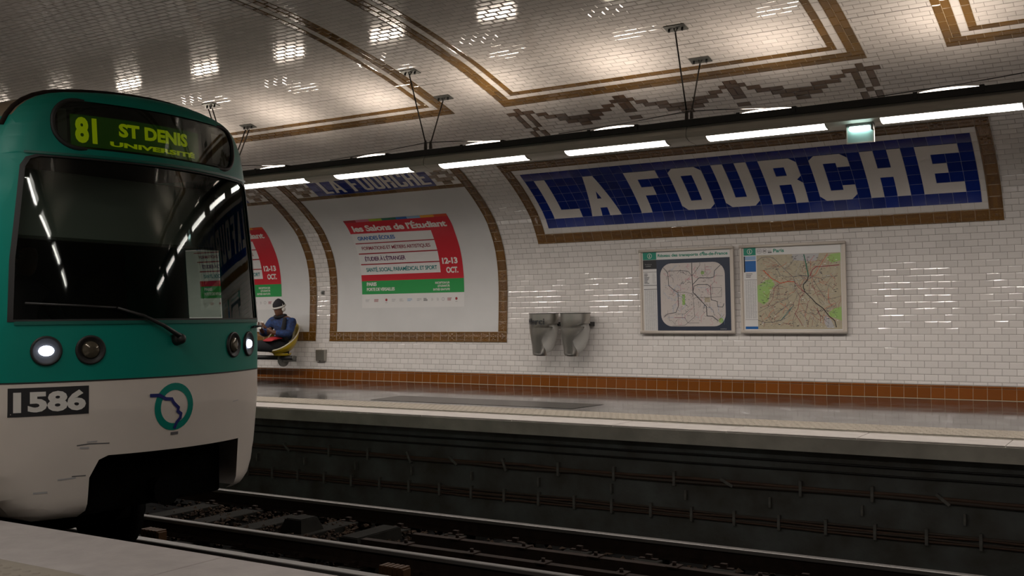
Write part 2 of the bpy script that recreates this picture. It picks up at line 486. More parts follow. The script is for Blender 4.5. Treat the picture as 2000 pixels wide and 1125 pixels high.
def ribbon(pts, w, mi=0, h=0.0):
    out = []
    for (a, b), (c, d) in zip(pts[:-1], pts[1:]):
        l = math.hypot(c - a, d - b) or 1; nx, ny = -(d - b) / l * w / 2, (c - a) / l * w / 2
        ex, ey = (c - a) / l * w * .3, (d - b) / l * w * .3
        out.append(([(a - ex + nx, b - ey + ny), (a - ex - nx, b - ey - ny), (c + ex - nx, d + ey - ny), (c + ex + nx, d + ey + ny)], [], mi, h))
    return out

_TXT = {}
def text_geo(s, bold=0.0, space=1.0):
    k = (s, bold, space)
    if k in _TXT: return _TXT[k]
    cu = bpy.data.curves.new('t', 'FONT'); cu.body = s; cu.offset = bold; cu.space_character = space
    cu.resolution_u = 3
    ob = bpy.data.objects.new('t', cu); COL.objects.link(ob)
    dg = bpy.context.evaluated_depsgraph_get(); dg.update()
    me = ob.evaluated_get(dg).to_mesh()
    vs = [(v.co.x, v.co.y) for v in me.vertices]; fs = [tuple(p.vertices) for p in me.polygons]
    ob.evaluated_get(dg).to_mesh_clear()
    bpy.data.objects.remove(ob); bpy.data.curves.remove(cu)
    xs = [v[0] for v in vs]; ys = [v[1] for v in vs]
    _TXT[k] = (vs, fs, min(xs), max(xs), min(ys), max(ys))
    return _TXT[k]
def text(name, items, mats, func, parent, loc=None, vstep=None, vfun=None):
    """items: (string, u0, u1, v0, v1, material index, height, bold) fitted to that box"""
    V = []; F = []; MI = []
    for it in items:
        s, u0, u1, v0, v1, mi, h, bold = it[:8]
        sp = it[8] if len(it) > 8 else 1.0
        vs, fs, a, b, c, d = text_geo(s, bold, sp)
        n = len(V)
        for x, y in vs:
            V.append((u0 + (x - a) / (b - a) * (u1 - u0), v0 + (y - c) / (d - c) * (v1 - v0), h))
        for f in fs: F.append(tuple(i + n for i in f)); MI.append(mi)
    if vstep:
        bm = bmesh.new(); hl = bm.verts.layers.float.new('h')
        bv = []
        for x, y, h in V:
            v = bm.verts.new((x, y, 0)); v[hl] = h; bv.append(v)
        for f, mi in zip(F, MI):
            try: q = bm.faces.new([bv[i] for i in f]); q.material_index = mi
            except ValueError: pass
        lo = min(v[1] for v in V); hi = max(v[1] for v in V); k = int((hi - lo) / vstep)
        for i in range(1, k + 1):
            bmesh.ops.bisect_plane(bm, geom=bm.verts[:] + bm.edges[:] + bm.faces[:], dist=1e-6,
                                   plane_co=(0, lo + (hi - lo) * i / (k + 1), 0), plane_no=(0, 1, 0))
        for v in bm.verts: v.co = func(v.co.x, v.co.y, v[hl])
        me = bpy.data.meshes.new(name); bm.to_mesh(me); bm.free()
        for mm in mats: me.materials.append(mm)
    else:
        me = mesh(name, [func(*v) for v in V], F, mats, MI)
    return put(name, me, parent, loc)

# ================================================================== THE SHELL
XA, XB = -16.5, 2.6          # stretch with modelled tiles
XL, XR = -30.0, 9.0          # whole station
TW = 0.1515
PU = 0.0775                  # course height above the ceiling panels' lower edge
PD = 0.0783                  # below it
SB = 4.90
G = 0.0016                   # half joint

def strip(name, x0, x1, s0, s1, mt, step=0.1):
    n = max(2, int((s1 - s0) / step)); vs = []; uv = []
    for i in range(n + 1):
        s = s0 + (s1 - s0) * i / n
        for x in (x0, x1): vs.append(WP(x, s, 0.004)); uv.append((x, s))
    fs = [(2 * i, 2 * i + 2, 2 * i + 3, 2 * i + 1) for i in range(n)]
    return structure(put(name, mesh(name, vs, fs, mt, smooth=True, uvs=uv)))

def row(R, s0, s1, off, blocks, mi, xa=XA, xb=XB, h=0.0052, bv=0.011, tw=TW, cols=None):
    k0 = int(math.floor((xa - off) / tw)); k1 = int(math.ceil((xb - off) / tw))
    for k in range(k0, k1):
        segs = [(max(off + k * tw, xa), min(off + (k + 1) * tw, xb))]
        for a, b in blocks:
            ns = []
            for p, q in segs:
                if b <= p or a >= q: ns.append((p, q)); continue
                if a > p: ns.append((p, a))
                if b < q: ns.append((b, q))
            segs = ns
        for p, q in segs:
            if q - p > 0.012:
                c = mi
                if cols:
                    xm = (p + q) / 2
                    for a, b, cm in cols:
                        if a <= xm <= b: c = cm
                R.append((p + G, q - G, s0 + G, s1 - G, c, h, bv if q - p > .04 else .004))

# the brown zigzag ornament: (x, row, width, rows)
deco = []
def V_(c):
    for r, xs in {3: (-.525, .37), 4: (-.45, -.30, .15, .295), 5: (-.30, -.15, 0, .15), 6: (-.225, -.075, .075), 7: (-.075,)}.items():
        for x in xs: deco.append((c + x, r, .15, 1))
for c in (-5.985, -4.665, -3.335): V_(c)
for c in (-5.325, -4.0):
    deco += [(c - .075, 1, .075, 1), (c, 1, .075, 1), (c - .075, 2, .15, 1), (c - .15, 2, .075, 1), (c + .075, 2, .075, 1),
             (c - .075, 3, .075, 2), (c, 3, .075, 2), (c - .075, 5, .15, 1), (c - .075, 7, .15, 1)]
for c in (-6.695, -2.635):
    deco += [(c - .0375, 1, .075, 2), (c - .1875, 2, .15, 1), (c + .0375, 2, .15, 1),
             (c - .1125, 3, .075, 2), (c - .1125, 5, .075, 2), (c + .0375, 3, .075, 2), (c + .0375, 5, .075, 2),
             (c - .0375, 7, .075, 1), (c - .1125, 8, .075, 2), (c + .0375, 8, .075, 2)]

R = []
kb = int((SB - 0.165) / PD)
SPLIT = 9                      # courses k<SPLIT below SB belong to the ceiling
RW = []
for k in range(0, kb + 1):
    s1 = SB - PD * k; s0 = max(SB - PD * (k + 1), 0.165)
    blocks = [(x, x + w) for x, r, w, n in deco if r <= k < r + n]
    row(R if k <= SPLIT else RW, s0, s1, (k % 2) * TW / 2, blocks, 0)
for x, r, w, n in deco:
    R.append((x + G, x + w - G, SB - PD * (r + n) + G, SB - PD * r - G, 2, 0.0052, 0.008))

SCW = SB - PD * (SPLIT + 1)    # where wall and ceiling meet
me = tiles_mesh('wall_far', RW, [W_TILE, B_TILE, D_TILE], GROUT, 0.0, (XA, XB, -0.3, SCW))
structure(put('wall_far', me))

NR = int(round((STOP - 4.90 - SB) / PU))
groups = [(-15.0, -7.54), (-6.81, -2.53), (-1.785, 5.0)]
smax = STOP - 3.1
k = 0
while SB + PU * (k + 1) < smax:
    s0, s1 = SB + PU * k, SB + PU * (k + 1)
    gap = 0.0022 if k in (9, 10) else 0
    blocks = []; cols = []
    rr = min(k, NR - 1 - k)
    for a, b in groups:
        if rr < 0: continue
        if rr >= 2:
            w = .155 if rr == 2 else (.2325 if rr == 3 else .31)
            blocks += [(a, a + w), (b - w, b)]
        if rr in (0, 1): cols.append((a, b, 1))
        if rr == 3: cols.append((a, b, 1))
    # split rows at the group edges so that brown and white never share a tile
    cuts = sorted({XA, XB} | {min(max(e, XA), XB) for g in groups for e in g}) if rr >= 0 and rr <= 3 else [XA, XB]
    off = (k % 2) * TW / 2
    for p, q in zip(cuts[:-1], cuts[1:]):
        if q - p > 0.02:
            row(R, s0 + (gap if k == 10 else 0), s1 - (gap if k == 9 else 0), off, blocks, 0, p, q, cols=cols)
    k += 1
def col(x0, x1, ka, kbb, start, mi):
    kk = ka - start
    while kk < kbb:
        a, b = max(kk, ka), min(kk + 2, kbb)
        if b > a: R.append((x0 + G, x1 - G, SB + PU * a + G, SB + PU * b - G, mi, 0.0052, 0.009))
        kk += 2
for a, b in groups:
    for base, sg in ((a, 1), (b, -1)):
        def cc(u0, u1, ka, st, mi):
            x0, x1 = sorted((base + sg * u0, base + sg * u1))
            if x1 > XB or x0 < XA: return
            col(x0, x1, ka, NR - ka, st, mi)
        cc(0, .0775, 2, 0, 1); cc(.0775, .155, 2, 1, 1)
        cc(.155, .2325, 3, 0, 0); cc(.2325, .31, 4, 1, 1)
EX = []; SE = SB + PU * NR
for a, b in groups:
    a_, b_ = max(a, XA), min(b, XB)
    for i0, i1 in ((0, 2), (3, 4)):
        q0, q1 = i0 * .0775, i1 * .0775
        EX += [(a_ + (q0 if a > XA else 0), b_ - (q0 if b < XB else 0), SB + q0, SB + q1), (a_ + (q0 if a > XA else 0), b_ - (q0 if b < XB else 0), SE - q1, SE - q0)]
        if a > XA: EX.append((a + q0, a + q1, SB + q1, SE - q1))
        if b < XB: EX.append((b - q1, b - q0, SB + q1, SE - q1))
me = tiles_mesh('ceiling', R, [W_TILE, B_TILE, D_TILE], GROUT, 0.0, (XA, XB, SCW, SB + PU * k), EX, P_GROUT)
structure(put('ceiling', me))
STE = SB + PU * k
strip('ceiling', XA, XB, STE, STOP - 3.0, BRICK)
strip('ceiling', XL, XA, SCW, STOP - 3.0, BRICK)
strip('ceiling', XB, XR, SCW, STOP - 3.0, BRICK)
strip('wall_far', XL, XA, -0.3, SCW, BRICK)
strip('wall_far', XB, XR, -0.3, SCW, BRICK)
strip('wall_near', XL, XR, STOP - 3.0, STOP + 0.3, BRICK)

def endwall(name, x):
    n = 60; vs = []; fs = []
    for i in range(n + 1):
        s = -0.3 + (STOP + 0.6) * i / n
        vs.append(WP(x, s, -0.1))
    vs = [Vector((x, 13.2, -1.3))] + vs + [Vector((x, -0.4, -1.3))]
    return structure(put(name, mesh(name, vs, [tuple(range(len(vs)))], CONC)))
endwall('wall_left', XL); endwall('wall_right', XR)

# baseboard of rust-coloured tiles
R = []
for k in range(int((XR - XL) / 0.1515)):
    x0 = XL + k * 0.1515; x1 = x0 + 0.1515
    R.append((x0 + .0018, x1 - .0018, 0.004, 0.128, 0, 0.014, 0.004))
    R.append((x0 + .0018, x1 - .0018, 0.1315, 0.158, 0, 0.018, 0.008))
me = tiles_mesh('baseboard_far', R, [O_TILE], P_GROUT, 0.0105, (XL, XR, -0.02, 0.16))
structure(put('baseboard_far', me))

# ---- far platform
def zf(y): return 0.1 * (y - 9.48) / 3.52
b = MB()
b.add([(XL, 10.42, zf(10.42)), (XR, 10.42, zf(10.42)), (XR, 13.1, zf(13.1)), (XL, 13.1, zf(13.1)),
       (XL, 10.42, -.3), (XR, 10.42, -.3), (XR, 13.1, -.3), (XL, 13.1, -.3)],
      [(0, 1, 2, 3), (4, 7, 6, 5), (0, 4, 5, 1), (2, 6, 7, 3)])
structure(b.build('floor', [ASPH]))
pa = MB(); pa.add([(-8.9, 10.6, zf(10.6) + .003), (-5.9, 10.62, zf(10.62) + .003), (-5.75, 11.15, zf(11.15) + .003), (-8.85, 11.2, zf(11.2) + .003)], [(0, 1, 2, 3)])
structure(pa.build('trim_5', [ASPHD]))
def coping(name, y0, y1, z0, z1, zb, sgn, mt=None):
    b = MB(); L = 13.0 if mt else 1.2; x = XL; r = random.Random(3)
    while x < XR:
        w = L
        b.bbox(x + (.0004 if mt else .002), x + w - (.0004 if mt else .002), min(y0, y1), max(y0, y1), zb, z0 + r.uniform(-.001, .001), 0.008)
        x += w
    return structure(b.build(name, [mt or STONE]))
coping('trim_1', 9.48, 9.94, 0.004, 0.012, -0.142, 1)
b = MB()                                         # concrete lip face right under the coping's arris
b.box(XL, XR, 9.475, 9.60, -0.145, -0.012)
structure(b.build('trim_2', [CONC]))
def tactile(name, y0, y1, zfun, xa, xb):
    """tan paving strip with rows of little domes"""
    V = [(XL, y0, zfun(y0)), (XR, y0, zfun(y0)), (XR, y1, zfun(y1)), (XL, y1, zfun(y1))]; F = [(0, 1, 2, 3)]
    n = 6; p = 0.075
    ny = int((y1 - y0) / p)
    for j in range(ny):
        y = y0 + p * (j + .5) + 0.01
        for i in range(int((xb - xa) / p)):
            x = xa + p * (i + (j % 2) * .5); z = zfun(y); o = len(V)
            for rr_, hz in ((.021, 0), (.013, .005)):
                for k in range(n):
                    a = 2 * math.pi * k / n; V.append((x + rr_ * math.cos(a), y + rr_ * math.sin(a), z + hz))
            for k in range(n): F.append((o + k, o + (k + 1) % n, o + n + (k + 1) % n, o + n + k))
            F.append(tuple(o + n + k for k in range(n)))
    return structure(put(name, mesh(name, V, F, TAN)))
tactile('trim_3', 9.94, 10.42, lambda y: zf(y) + .006, -14, 2.0)
b = MB(); b.box(XL, XR, 9.94, 10.42, -.2, zf(9.94) + .002); structure(b.build('floor', [CONC]))

# ---- near platform
ZN = -0.076
b = MB(); b.box(XL, XR, -0.45, 2.62, -.3, ZN)
structure(b.build('floor', [ASPH]))
coping('trim_4', 3.65, 3.06, ZN + .004, 0, -0.22, -1, STONEN)
tactile('trim_6', 2.62, 3.06, lambda y: ZN + .003, -7.5, 1.0)
b = MB(); b.box(XL, XR, 2.62, 3.06, -.3, ZN); b.box(XL, XR, 3.06, 3.6, -.4, -.2); structure(b.build('floor', [CONC]))
# ---- trench
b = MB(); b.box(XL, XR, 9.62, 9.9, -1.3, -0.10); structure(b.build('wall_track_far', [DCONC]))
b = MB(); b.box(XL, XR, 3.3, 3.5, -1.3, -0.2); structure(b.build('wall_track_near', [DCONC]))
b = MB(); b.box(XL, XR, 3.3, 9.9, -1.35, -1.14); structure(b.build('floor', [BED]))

# ================================================================== LIGHT FITTINGS
LY = 9.95
HP = [(-.075, 3.005), (-.100, 2.975), (-.112, 2.94), (-.113, 2.905), (-.104, 2.887), (-.088, 2.8815), (-.045, 2.864), (-.01, 2.857),
      (.135, 2.853), (.16, 2.87), (.165, 3.005)]
def lens_bm(x0, x1):
    prof_o = [(-.092, 2.883), (-.070, 2.868), (-.040, 2.856), (-.010, 2.850), (.04, 2.848)]
    prof_i = [(-.080, 2.888), (.04, 2.86)]
    m_ = MB(); pr = prof_o + prof_i[::-1]
    m_.prism([(LY + a, z) for a, z in pr], x0, x1, smooth=False)
    return m_
def cap_bm(x, w=.012):
    pr = [(-.097, 2.886), (-.073, 2.865), (-.041, 2.852), (-.010, 2.846), (.042, 2.844), (.042, 2.86), (-.080, 2.891)]
    m_ = MB(); m_.prism([(LY + a, z) for a, z in pr], x - w / 2, x + w / 2); return m_
HCAT = 'light fitting'
def area_light(name, p, sx, sy, power, col, spread, rx, parent):
    ld = bpy.data.lights.new(name, 'AREA'); ld.shape = 'RECTANGLE'; ld.size = sx; ld.size_y = sy
    ld.energy = power; ld.color = col; ld.spread = math.radians(spread)
    o = bpy.data.objects.new(name, ld); COL.objects.link(o); o.parent = parent
    o.location = Vector(p) - world_loc(parent); o.rotation_euler = (rx, 0, 0)
    return o
def light_segment(xa, label):
    t = thing('light_housing', label, HCAT, (xa, LY, 2.85), 'linked light housings over the platforms')
    b = MB(); b.prism([(LY + a, z) for a, z in HP], xa + .004, xa + 3.296, smooth=False)
    b.build('housing_shell', [HOUS], t)
    b = MB()
    b.box(xa, xa + 3.3, LY - .065, LY + .205, 3.006, 3.018)
    b.box(xa, xa + 3.3, LY - .118, LY - .11, 3.000, 3.064); b.box(xa, xa + 3.3, LY - .11, LY - .06, 3.006, 3.012)
    b.box(xa, xa + 3.3, LY + .198, LY + .206, 3.006, 3.05)
    b.build('cable_tray', [DARK], t)
    for i, (dy, r) in enumerate(((-.045, .022), (-.005, .02), (.04, .024), (.09, .02), (.14, .023), (-.025, .018), (.06, .02))):
        m_ = MB(); z = 3.04 if i < 5 else 3.066
        m_.tube([(xa + 3.3 * q / 6, LY + dy + rnd.uniform(-.006, .006), z + rnd.uniform(-.004, .006)) for q in range(7)], r, 6)
        m_.build('cable', [CABLE], t)
    for dx in (.55, 1.1, 2.2, 2.75):
        m_ = MB(); m_.bbox(xa + dx - .02, xa + dx + .02, LY - .125, LY - .03, 3.02, 3.078, .004); m_.build('clip', [DARK], t)
    for x0 in (.205, 1.885):
        L_ = lens_bm(xa + x0, xa + x0 + 1.175).build('tube_cover', [TUBEM], t)
        area_light('tube_light', (xa + x0 + .5875, LY - .01, 2.840), 1.15, .08, TUBE_W, (1.0, 0.93, 0.87), 168, math.radians(5), t)
        cap_bm(xa + x0 - .006).build('end_cap', [HOUS], L_); cap_bm(xa + x0 + 1.181).build('end_cap', [HOUS], L_)
    for x0 in (.80, 2.46):
        # low domed cover of the upward tube
        vs = []; n = 12; rings = []
        for i in range(n + 1):
            u = i / n; hgt = .030 * math.sin(math.pi * u) ** .55 + .001
            ring = []
            for k in range(7):
                a = math.pi * k / 6
                ring.append((xa + x0 - .27 + .54 * u + .0, LY + .01 + .055 * math.cos(a), 3.078 + hgt * math.sin(a) * 1.0))
            rings.append(ring)
        m_ = MB(); m_.loft(rings); m_.build('upward_tube_cover', [UPM], t)
        area_light('upward_light', (xa + x0, LY + .01, 3.113), .5, .06, UP_W, (1.0, 0.86, 0.72), 150, math.radians(180), t)
        m_ = MB(); m_.bbox(xa + x0 - .28, xa + x0 + .28, LY - .052, LY + .072, 3.05, 3.078, .004); m_.build('tube_tray', [DARK], t)
    return t
seg_labels = {-20.62: 'light housing hidden beyond the train, fourth from the exit lamp', -17.32: 'light housing behind the train cab roof',
              -14.02: 'light housing whose end disappears behind the train cab', -10.72: 'beige light housing above the curved advert frame, hung between two rod pairs',
              -7.42: 'beige light housing above the left half of the blue station name panel',
              -4.12: 'beige light housing carrying the small green-white emergency lamp', -.82: 'beige light housing at the right end beyond the name panel'}
segs = []
base = None
def copy_tree(o, dloc, rz=0.0, parent=None, name_loc=True):
    c = o.copy(); COL.objects.link(c)
    c.parent = parent
    for ch in o.children: copy_tree(ch, None, 0, c)
    if dloc is not None:
        c.location = dloc; c.rotation_euler = (0, 0, rz)
    return c
base = light_segment(-7.42, seg_labels[-7.42])
for x, l in seg_labels.items():
    if x == -7.42: continue
    c = copy_tree(base, (x, LY, 2.85)); c['label'] = l
for i in range(7):
    x = -20.62 + 3.3 * i
    c = copy_tree(base, (x + 3.3, 2 * YMID - LY, 2.85), math.pi)
    c['label'] = 'beige light housing over the near platform, facing the name panel'
    for ch in c.children:
        mt_ = TUBEN if ch.name.startswith('tube_cover') else (UPMN if ch.name.startswith('upward_tube_cover') else None)
        if ch.type == 'LIGHT':
            ch.data = ch.data.copy(); ch.data.energy *= NEAR
        if mt_:
            ch.material_slots[0].link = 'OBJECT'; ch.material_slots[0].material = mt_

# suspension rods: plates on the vault, rods down to the housings
def hanger(x, label, twin=False):
    t = thing('suspension_hanger', label, 'hanger', (x, LY, 3.03), 'rod hangers of the light housings')
    for s_, dx, dt in ((6.03, 0.02, -.045), (5.33, .0, .02)):
        p = WP(x + dx, s_, .0)
        b = MB()
        def corner(a, c, h): return WP(x + dx + a, s_ + c, h)
        vs = [corner(a, c, h) for h in (.004, .014) for c in (-.06, .06) for a in (-.11, .11)]
        b.add(vs, [(0, 1, 3, 2), (4, 6, 7, 5), (0, 4, 5, 1), (2, 3, 7, 6), (0, 2, 6, 4), (1, 5, 7, 3)])
        pl = b.build('ceiling_plate', [GALV], t)
        for a in (-.07, .07):
            m_ = MB(); m_.tube([corner(a, 0, .01), corner(a, 0, .045)], .012, 6); m_.build('bolt', [DARK], pl)
        m_ = MB()
        q = corner(0, 0, .06)
        m_.tube([corner(-.02, 0, .012), q, corner(.02, 0, .012)], .009, 6)
        m_.build('eye_bracket', [GALV], pl)
        end = Vector((x + dt * .4, LY + (-.045 if s_ > 5.7 else .02), 3.16))
        offs = (0,) if not twin else (-.035, .035)
        for oo in offs:
            m_ = MB(); m_.tube([q + Vector((oo, 0, 0)), end + Vector((oo, 0, 0))], .0085, 6); m_.build('rod', [RODM], t)
        m_ = MB(); m_.tube([end + Vector((0, 0, .03)), end, end + Vector((0, 0, -.05)), Vector((end.x, end.y, 3.0))], [.012, .017, .02, .016], 8)
        m_.build('turnbuckle', [RODM], t)
    m_ = MB()
    z0 = 3.165
    m_.tube([(x - 1.5, LY - .06, 3.085), (x - .7, LY - .055, 3.115), (x, LY - .045, z0), (x + .35, LY, 3.15), (x + .95, LY, 3.10)], .005, 5)
    m_.build('safety_wire', [CABLE], t)
    return t
hanger(-10.74, 'twin-rod ceiling hanger beside the corner of the train roof', True)
h0 = hanger(-7.42, 'pair of dark rods with ceiling plates on the brown band corner')
hanger(-4.12, 'pair of dark rods with ceiling plates in the middle of the panel ceiling')
hanger(-.82, 'pair of dark rods beyond the right edge over the platform')
for i in range(5):
    x = -.82 - 3.3 * i
    t = thing('suspension_hanger', 'rod hanger of the near platform lights', 'hanger', (x, 2 * YMID - LY, 3.03), 'rod hangers of the near lights')
    for s_ in (6.03, 5.33):
        q = WP(x, STOP - s_, .01); m_ = MB(); m_.tube([q, (x, 2 * YMID - LY, 3.0)], .0085, 6); m_.build('rod', [RODM], t)

# emergency lamp under the housing
t = thing('emergency_lamp', 'small lit emergency lamp with pale glass panel under the light housing', 'emergency light', (-2.43, 9.93, 2.85))
b = MB(); b.bbox(-2.555, -2.305, 9.90, 9.97, 2.835, 2.862, .005); b.build('lamp_base', [GALV], t)
m_ = MB(); m_.tube([(-2.525, 9.905, 2.815), (-2.515, 9.905, 2.815), (-2.345, 9.905, 2.815), (-2.335, 9.905, 2.815)], [.012, .022, .022, .012], 12); m_.build('lit_tube', [EXITM], t)
b = MB(); b.bbox(-2.322, -2.300, 9.88, 9.93, 2.79, 2.85, .005); b.build('tube_holder', [GALV], t)
b = MB(); b.bbox(-2.55, -2.31, 9.935, 9.943, 2.69, 2.835, .002); g_ = b.build('panel', [MINT], t)
for q in ((-2.556, -2.546, 2.69, 2.84), (-2.314, -2.304, 2.69, 2.84), (-2.556, -2.304, 2.682, 2.692)):
    b = MB(); b.box(q[0], q[1], 9.93, 9.948, q[2], q[3]); b.build('panel_edge', [FRAME], g_)

# ================================================================== THE BIG NAME PANEL
def frame_tiles(x0, x1, s0, s1, n, w, horizontal, R, orn):
    """one run of square relief tiles"""
    L = (x1 - x0) if horizontal else (s1 - s0)
    n = int(round(L / w)); st = L / n
    for i in range(n):
        if horizontal: a = (x0 + i * st, x0 + (i + 1) * st, s0, s1)
        else: a = (x0, x1, s0 + i * st, s0 + (i + 1) * st)
        g = .0018
        R.append((a[0] + g, a[1] - g, a[2] + g, a[3] - g, 0, .018, .006))
        q = .020
        if horizontal:
            R.append((a[0] + g, a[1] - g, a[2] + .006, a[2] + q, 0, .025, .005))
            R.append((a[0] + g, a[1] - g, a[3] - q, a[3] - .006, 0, .024, .005))
            R.append((a[0] + .01, a[1] - .01, a[2] + .052, a[3] - .052, 0, .0225, .02))
        else:
            R.append((a[0] + .006, a[0] + q, a[2] + g, a[3] - g, 0, .025, .005))
            R.append((a[1] - q, a[1] - .006, a[2] + g, a[3] - g, 0, .024, .005))
            R.append((a[0] + .052, a[1] - .052, a[2] + .01, a[3] - .01, 0, .0225, .02))
        if i in orn:
            cx = (a[0] + a[1]) / 2; cs = (a[2] + a[3]) / 2
            for d in ((-.035, .0), (.035, 0), (0, .03), (0, -.03), (0, 0)):
                R.append((cx + d[0] - .02, cx + d[0] + .02, cs + d[1] - .02, cs + d[1] + .02, 0, .028, .016))

SX0, SX1, SS0, SS1 = -7.725, -1.601, 2.062, 3.588
t = thing('station_name_panel', 'long blue tiled station name panel with white letters LA FOURCHE and brown border', 'station sign', WP(-4.66, SS0, 0))
R = []
orn = {4, 9, 10, 19, 20, 29, 30, 36}
frame_tiles(SX0 + .15, SX1 - .15, SS0, SS0 + .148, 0, .1494, True, R, orn)
frame_tiles(SX0 + .15, SX1 - .15, SS1 - .148, SS1, 0, .1494, True, R, orn)
frame_tiles(SX0, SX0 + .15, SS0 + .148, SS1 - .148, 0, .15, False, R, {2, 6})
frame_tiles(SX1 - .15, SX1, SS0 + .148, SS1 - .148, 0, .15, False, R, {2, 6})
for x in (SX0, SX1 - .15):
    for s in (SS0, SS1 - .148): frame_tiles(x, x + .15, s, s + .148, 0, .15, True, R, {0})
put('brown_border', tiles_mesh('brown_border', R, [BR_TILE], P_GROUT, .0125, (SX0, SX0 + .0001, SS0, SS1)), t)
# grout sheets behind the four runs
def sheets(name, rs, mt, parent, h0, loc=None):
    return lay(name, [rect(*q, 0, h0) for q in rs], mt, WP, vstep=.06, parent=parent, loc=loc)
o = sheets('border_joints', [(SX0, SX1, SS0, SS0 + .148), (SX0, SX1, SS1 - .148, SS1), (SX0, SX0 + .15, SS0 + .148, SS1 - .148), (SX1 - .15, SX1, SS0 + .148, SS1 - .148)], [P_GROUT], t, .0150)
BX0, BS0, CU, CR = -7.494 + .006, 2.297, .1493, .1492
R = []
nW = 40
wx0, wx1, ws0, ws1 = SX0 + .15, SX1 - .15, SS0 + .148, SS1 - .148
st = (wx1 - wx0) / nW
for i in range(nW):
    for a, c in ((ws0, BS0), (BS0 + 7 * CR, ws1)):
        R.append((wx0 + i * st + .0008, wx0 + (i + 1) * st - .0008, a + .001, c - .001, 0, .012, .002))
for a, c in ((wx0, BX0), (BX0 + 38 * CU, wx1)):
    for j in range(7):
        R.append((a + .001, c - .001, BS0 + j * CR + .001, BS0 + (j + 1) * CR - .001, 0, .012, .002))
put('white_margin', tiles_mesh('white_margin', R, [MARB], P_GROUT, .009, (wx0, wx1, ws0, ws1)), t)
R = []
for i in range(38):
    for j in range(7):
        R.append((BX0 + i * CU + .0014, BX0 + (i + 1) * CU - .0014, BS0 + j * CR + .0014, BS0 + (j + 1) * CR - .0014, 0, .0135, .002))
bp = put('blue_field', tiles_mesh('blue_field', R, [BL_TILE], BL_GROUT, .0115, (BX0, BX0 + 38 * CU, BS0, BS0 + 7 * CR)), t)
LET = {
 'L': ([(1, 6), (2.1, 6), (2.1, 2), (4, 2), (4, 1), (1, 1)], []),
 'A': ([(6, 6), (7, 6), (8, 1), (6.85, 1), (6.85, 1.95), (6.15, 1.95), (6.05, 1), (5, 1)], [[(6.28, 3.05), (6.72, 3.05), (6.5, 4)]]),
 'F': ([(10, 6), (13, 6), (13, 5), (11, 5), (11, 4), (12.1, 4), (12.1, 3), (11.05, 3), (11.05, 1), (10, 1)], []),
 'O': ([(14, 5.5), (14.5, 6), (16.5, 6), (17, 5.5), (17, 1.5), (16.5, 1), (14.5, 1), (14, 1.5)], [[(15, 5), (16, 5), (16, 2), (15, 2)]]),
 'U': ([(18, 6), (19, 6), (19, 2), (20, 2), (20, 6), (21, 6), (21, 1.5), (20.5, 1), (18.5, 1), (18, 1.5)], []),
 'R': ([(22, 6), (24.5, 6), (25, 5.5), (25, 3.9), (24.6, 3.5), (25, 3.1), (25, 1), (24, 1), (24, 3), (23, 3), (23, 1), (22, 1)], [[(23, 5), (23.9, 5), (23.9, 4), (23, 4)]]),
 'C': ([(26, 5.5), (26.5, 6), (28.5, 6), (29, 5.5), (29, 4.5), (28, 4.5), (28, 5), (27, 5), (27, 2), (28, 2), (28, 2.5), (29, 2.5), (29, 1.5), (28.5, 1), (26.5, 1), (26, 1.5)], []),
 'H': ([(30, 6), (31, 6), (31, 4), (32, 4), (32, 6), (33, 6), (33, 1), (32, 1), (32, 3), (31, 3), (31, 1), (30, 1)], []),
 'E': ([(34, 6), (37, 6), (37, 5), (35, 5), (35, 4), (36, 4), (36, 3), (35, 3), (35, 2), (37, 2), (37, 1), (34, 1)], [])}
for ch, (out, holes) in LET.items():
    f = lambda p: (BX0 + p[0] * CU, BS0 + p[1] * CR)
    lay('letter', [([f(p) for p in out], [[f(p) for p in q] for q in holes], 0, .0178)], [MARB], WP, vstep=.05, parent=t)

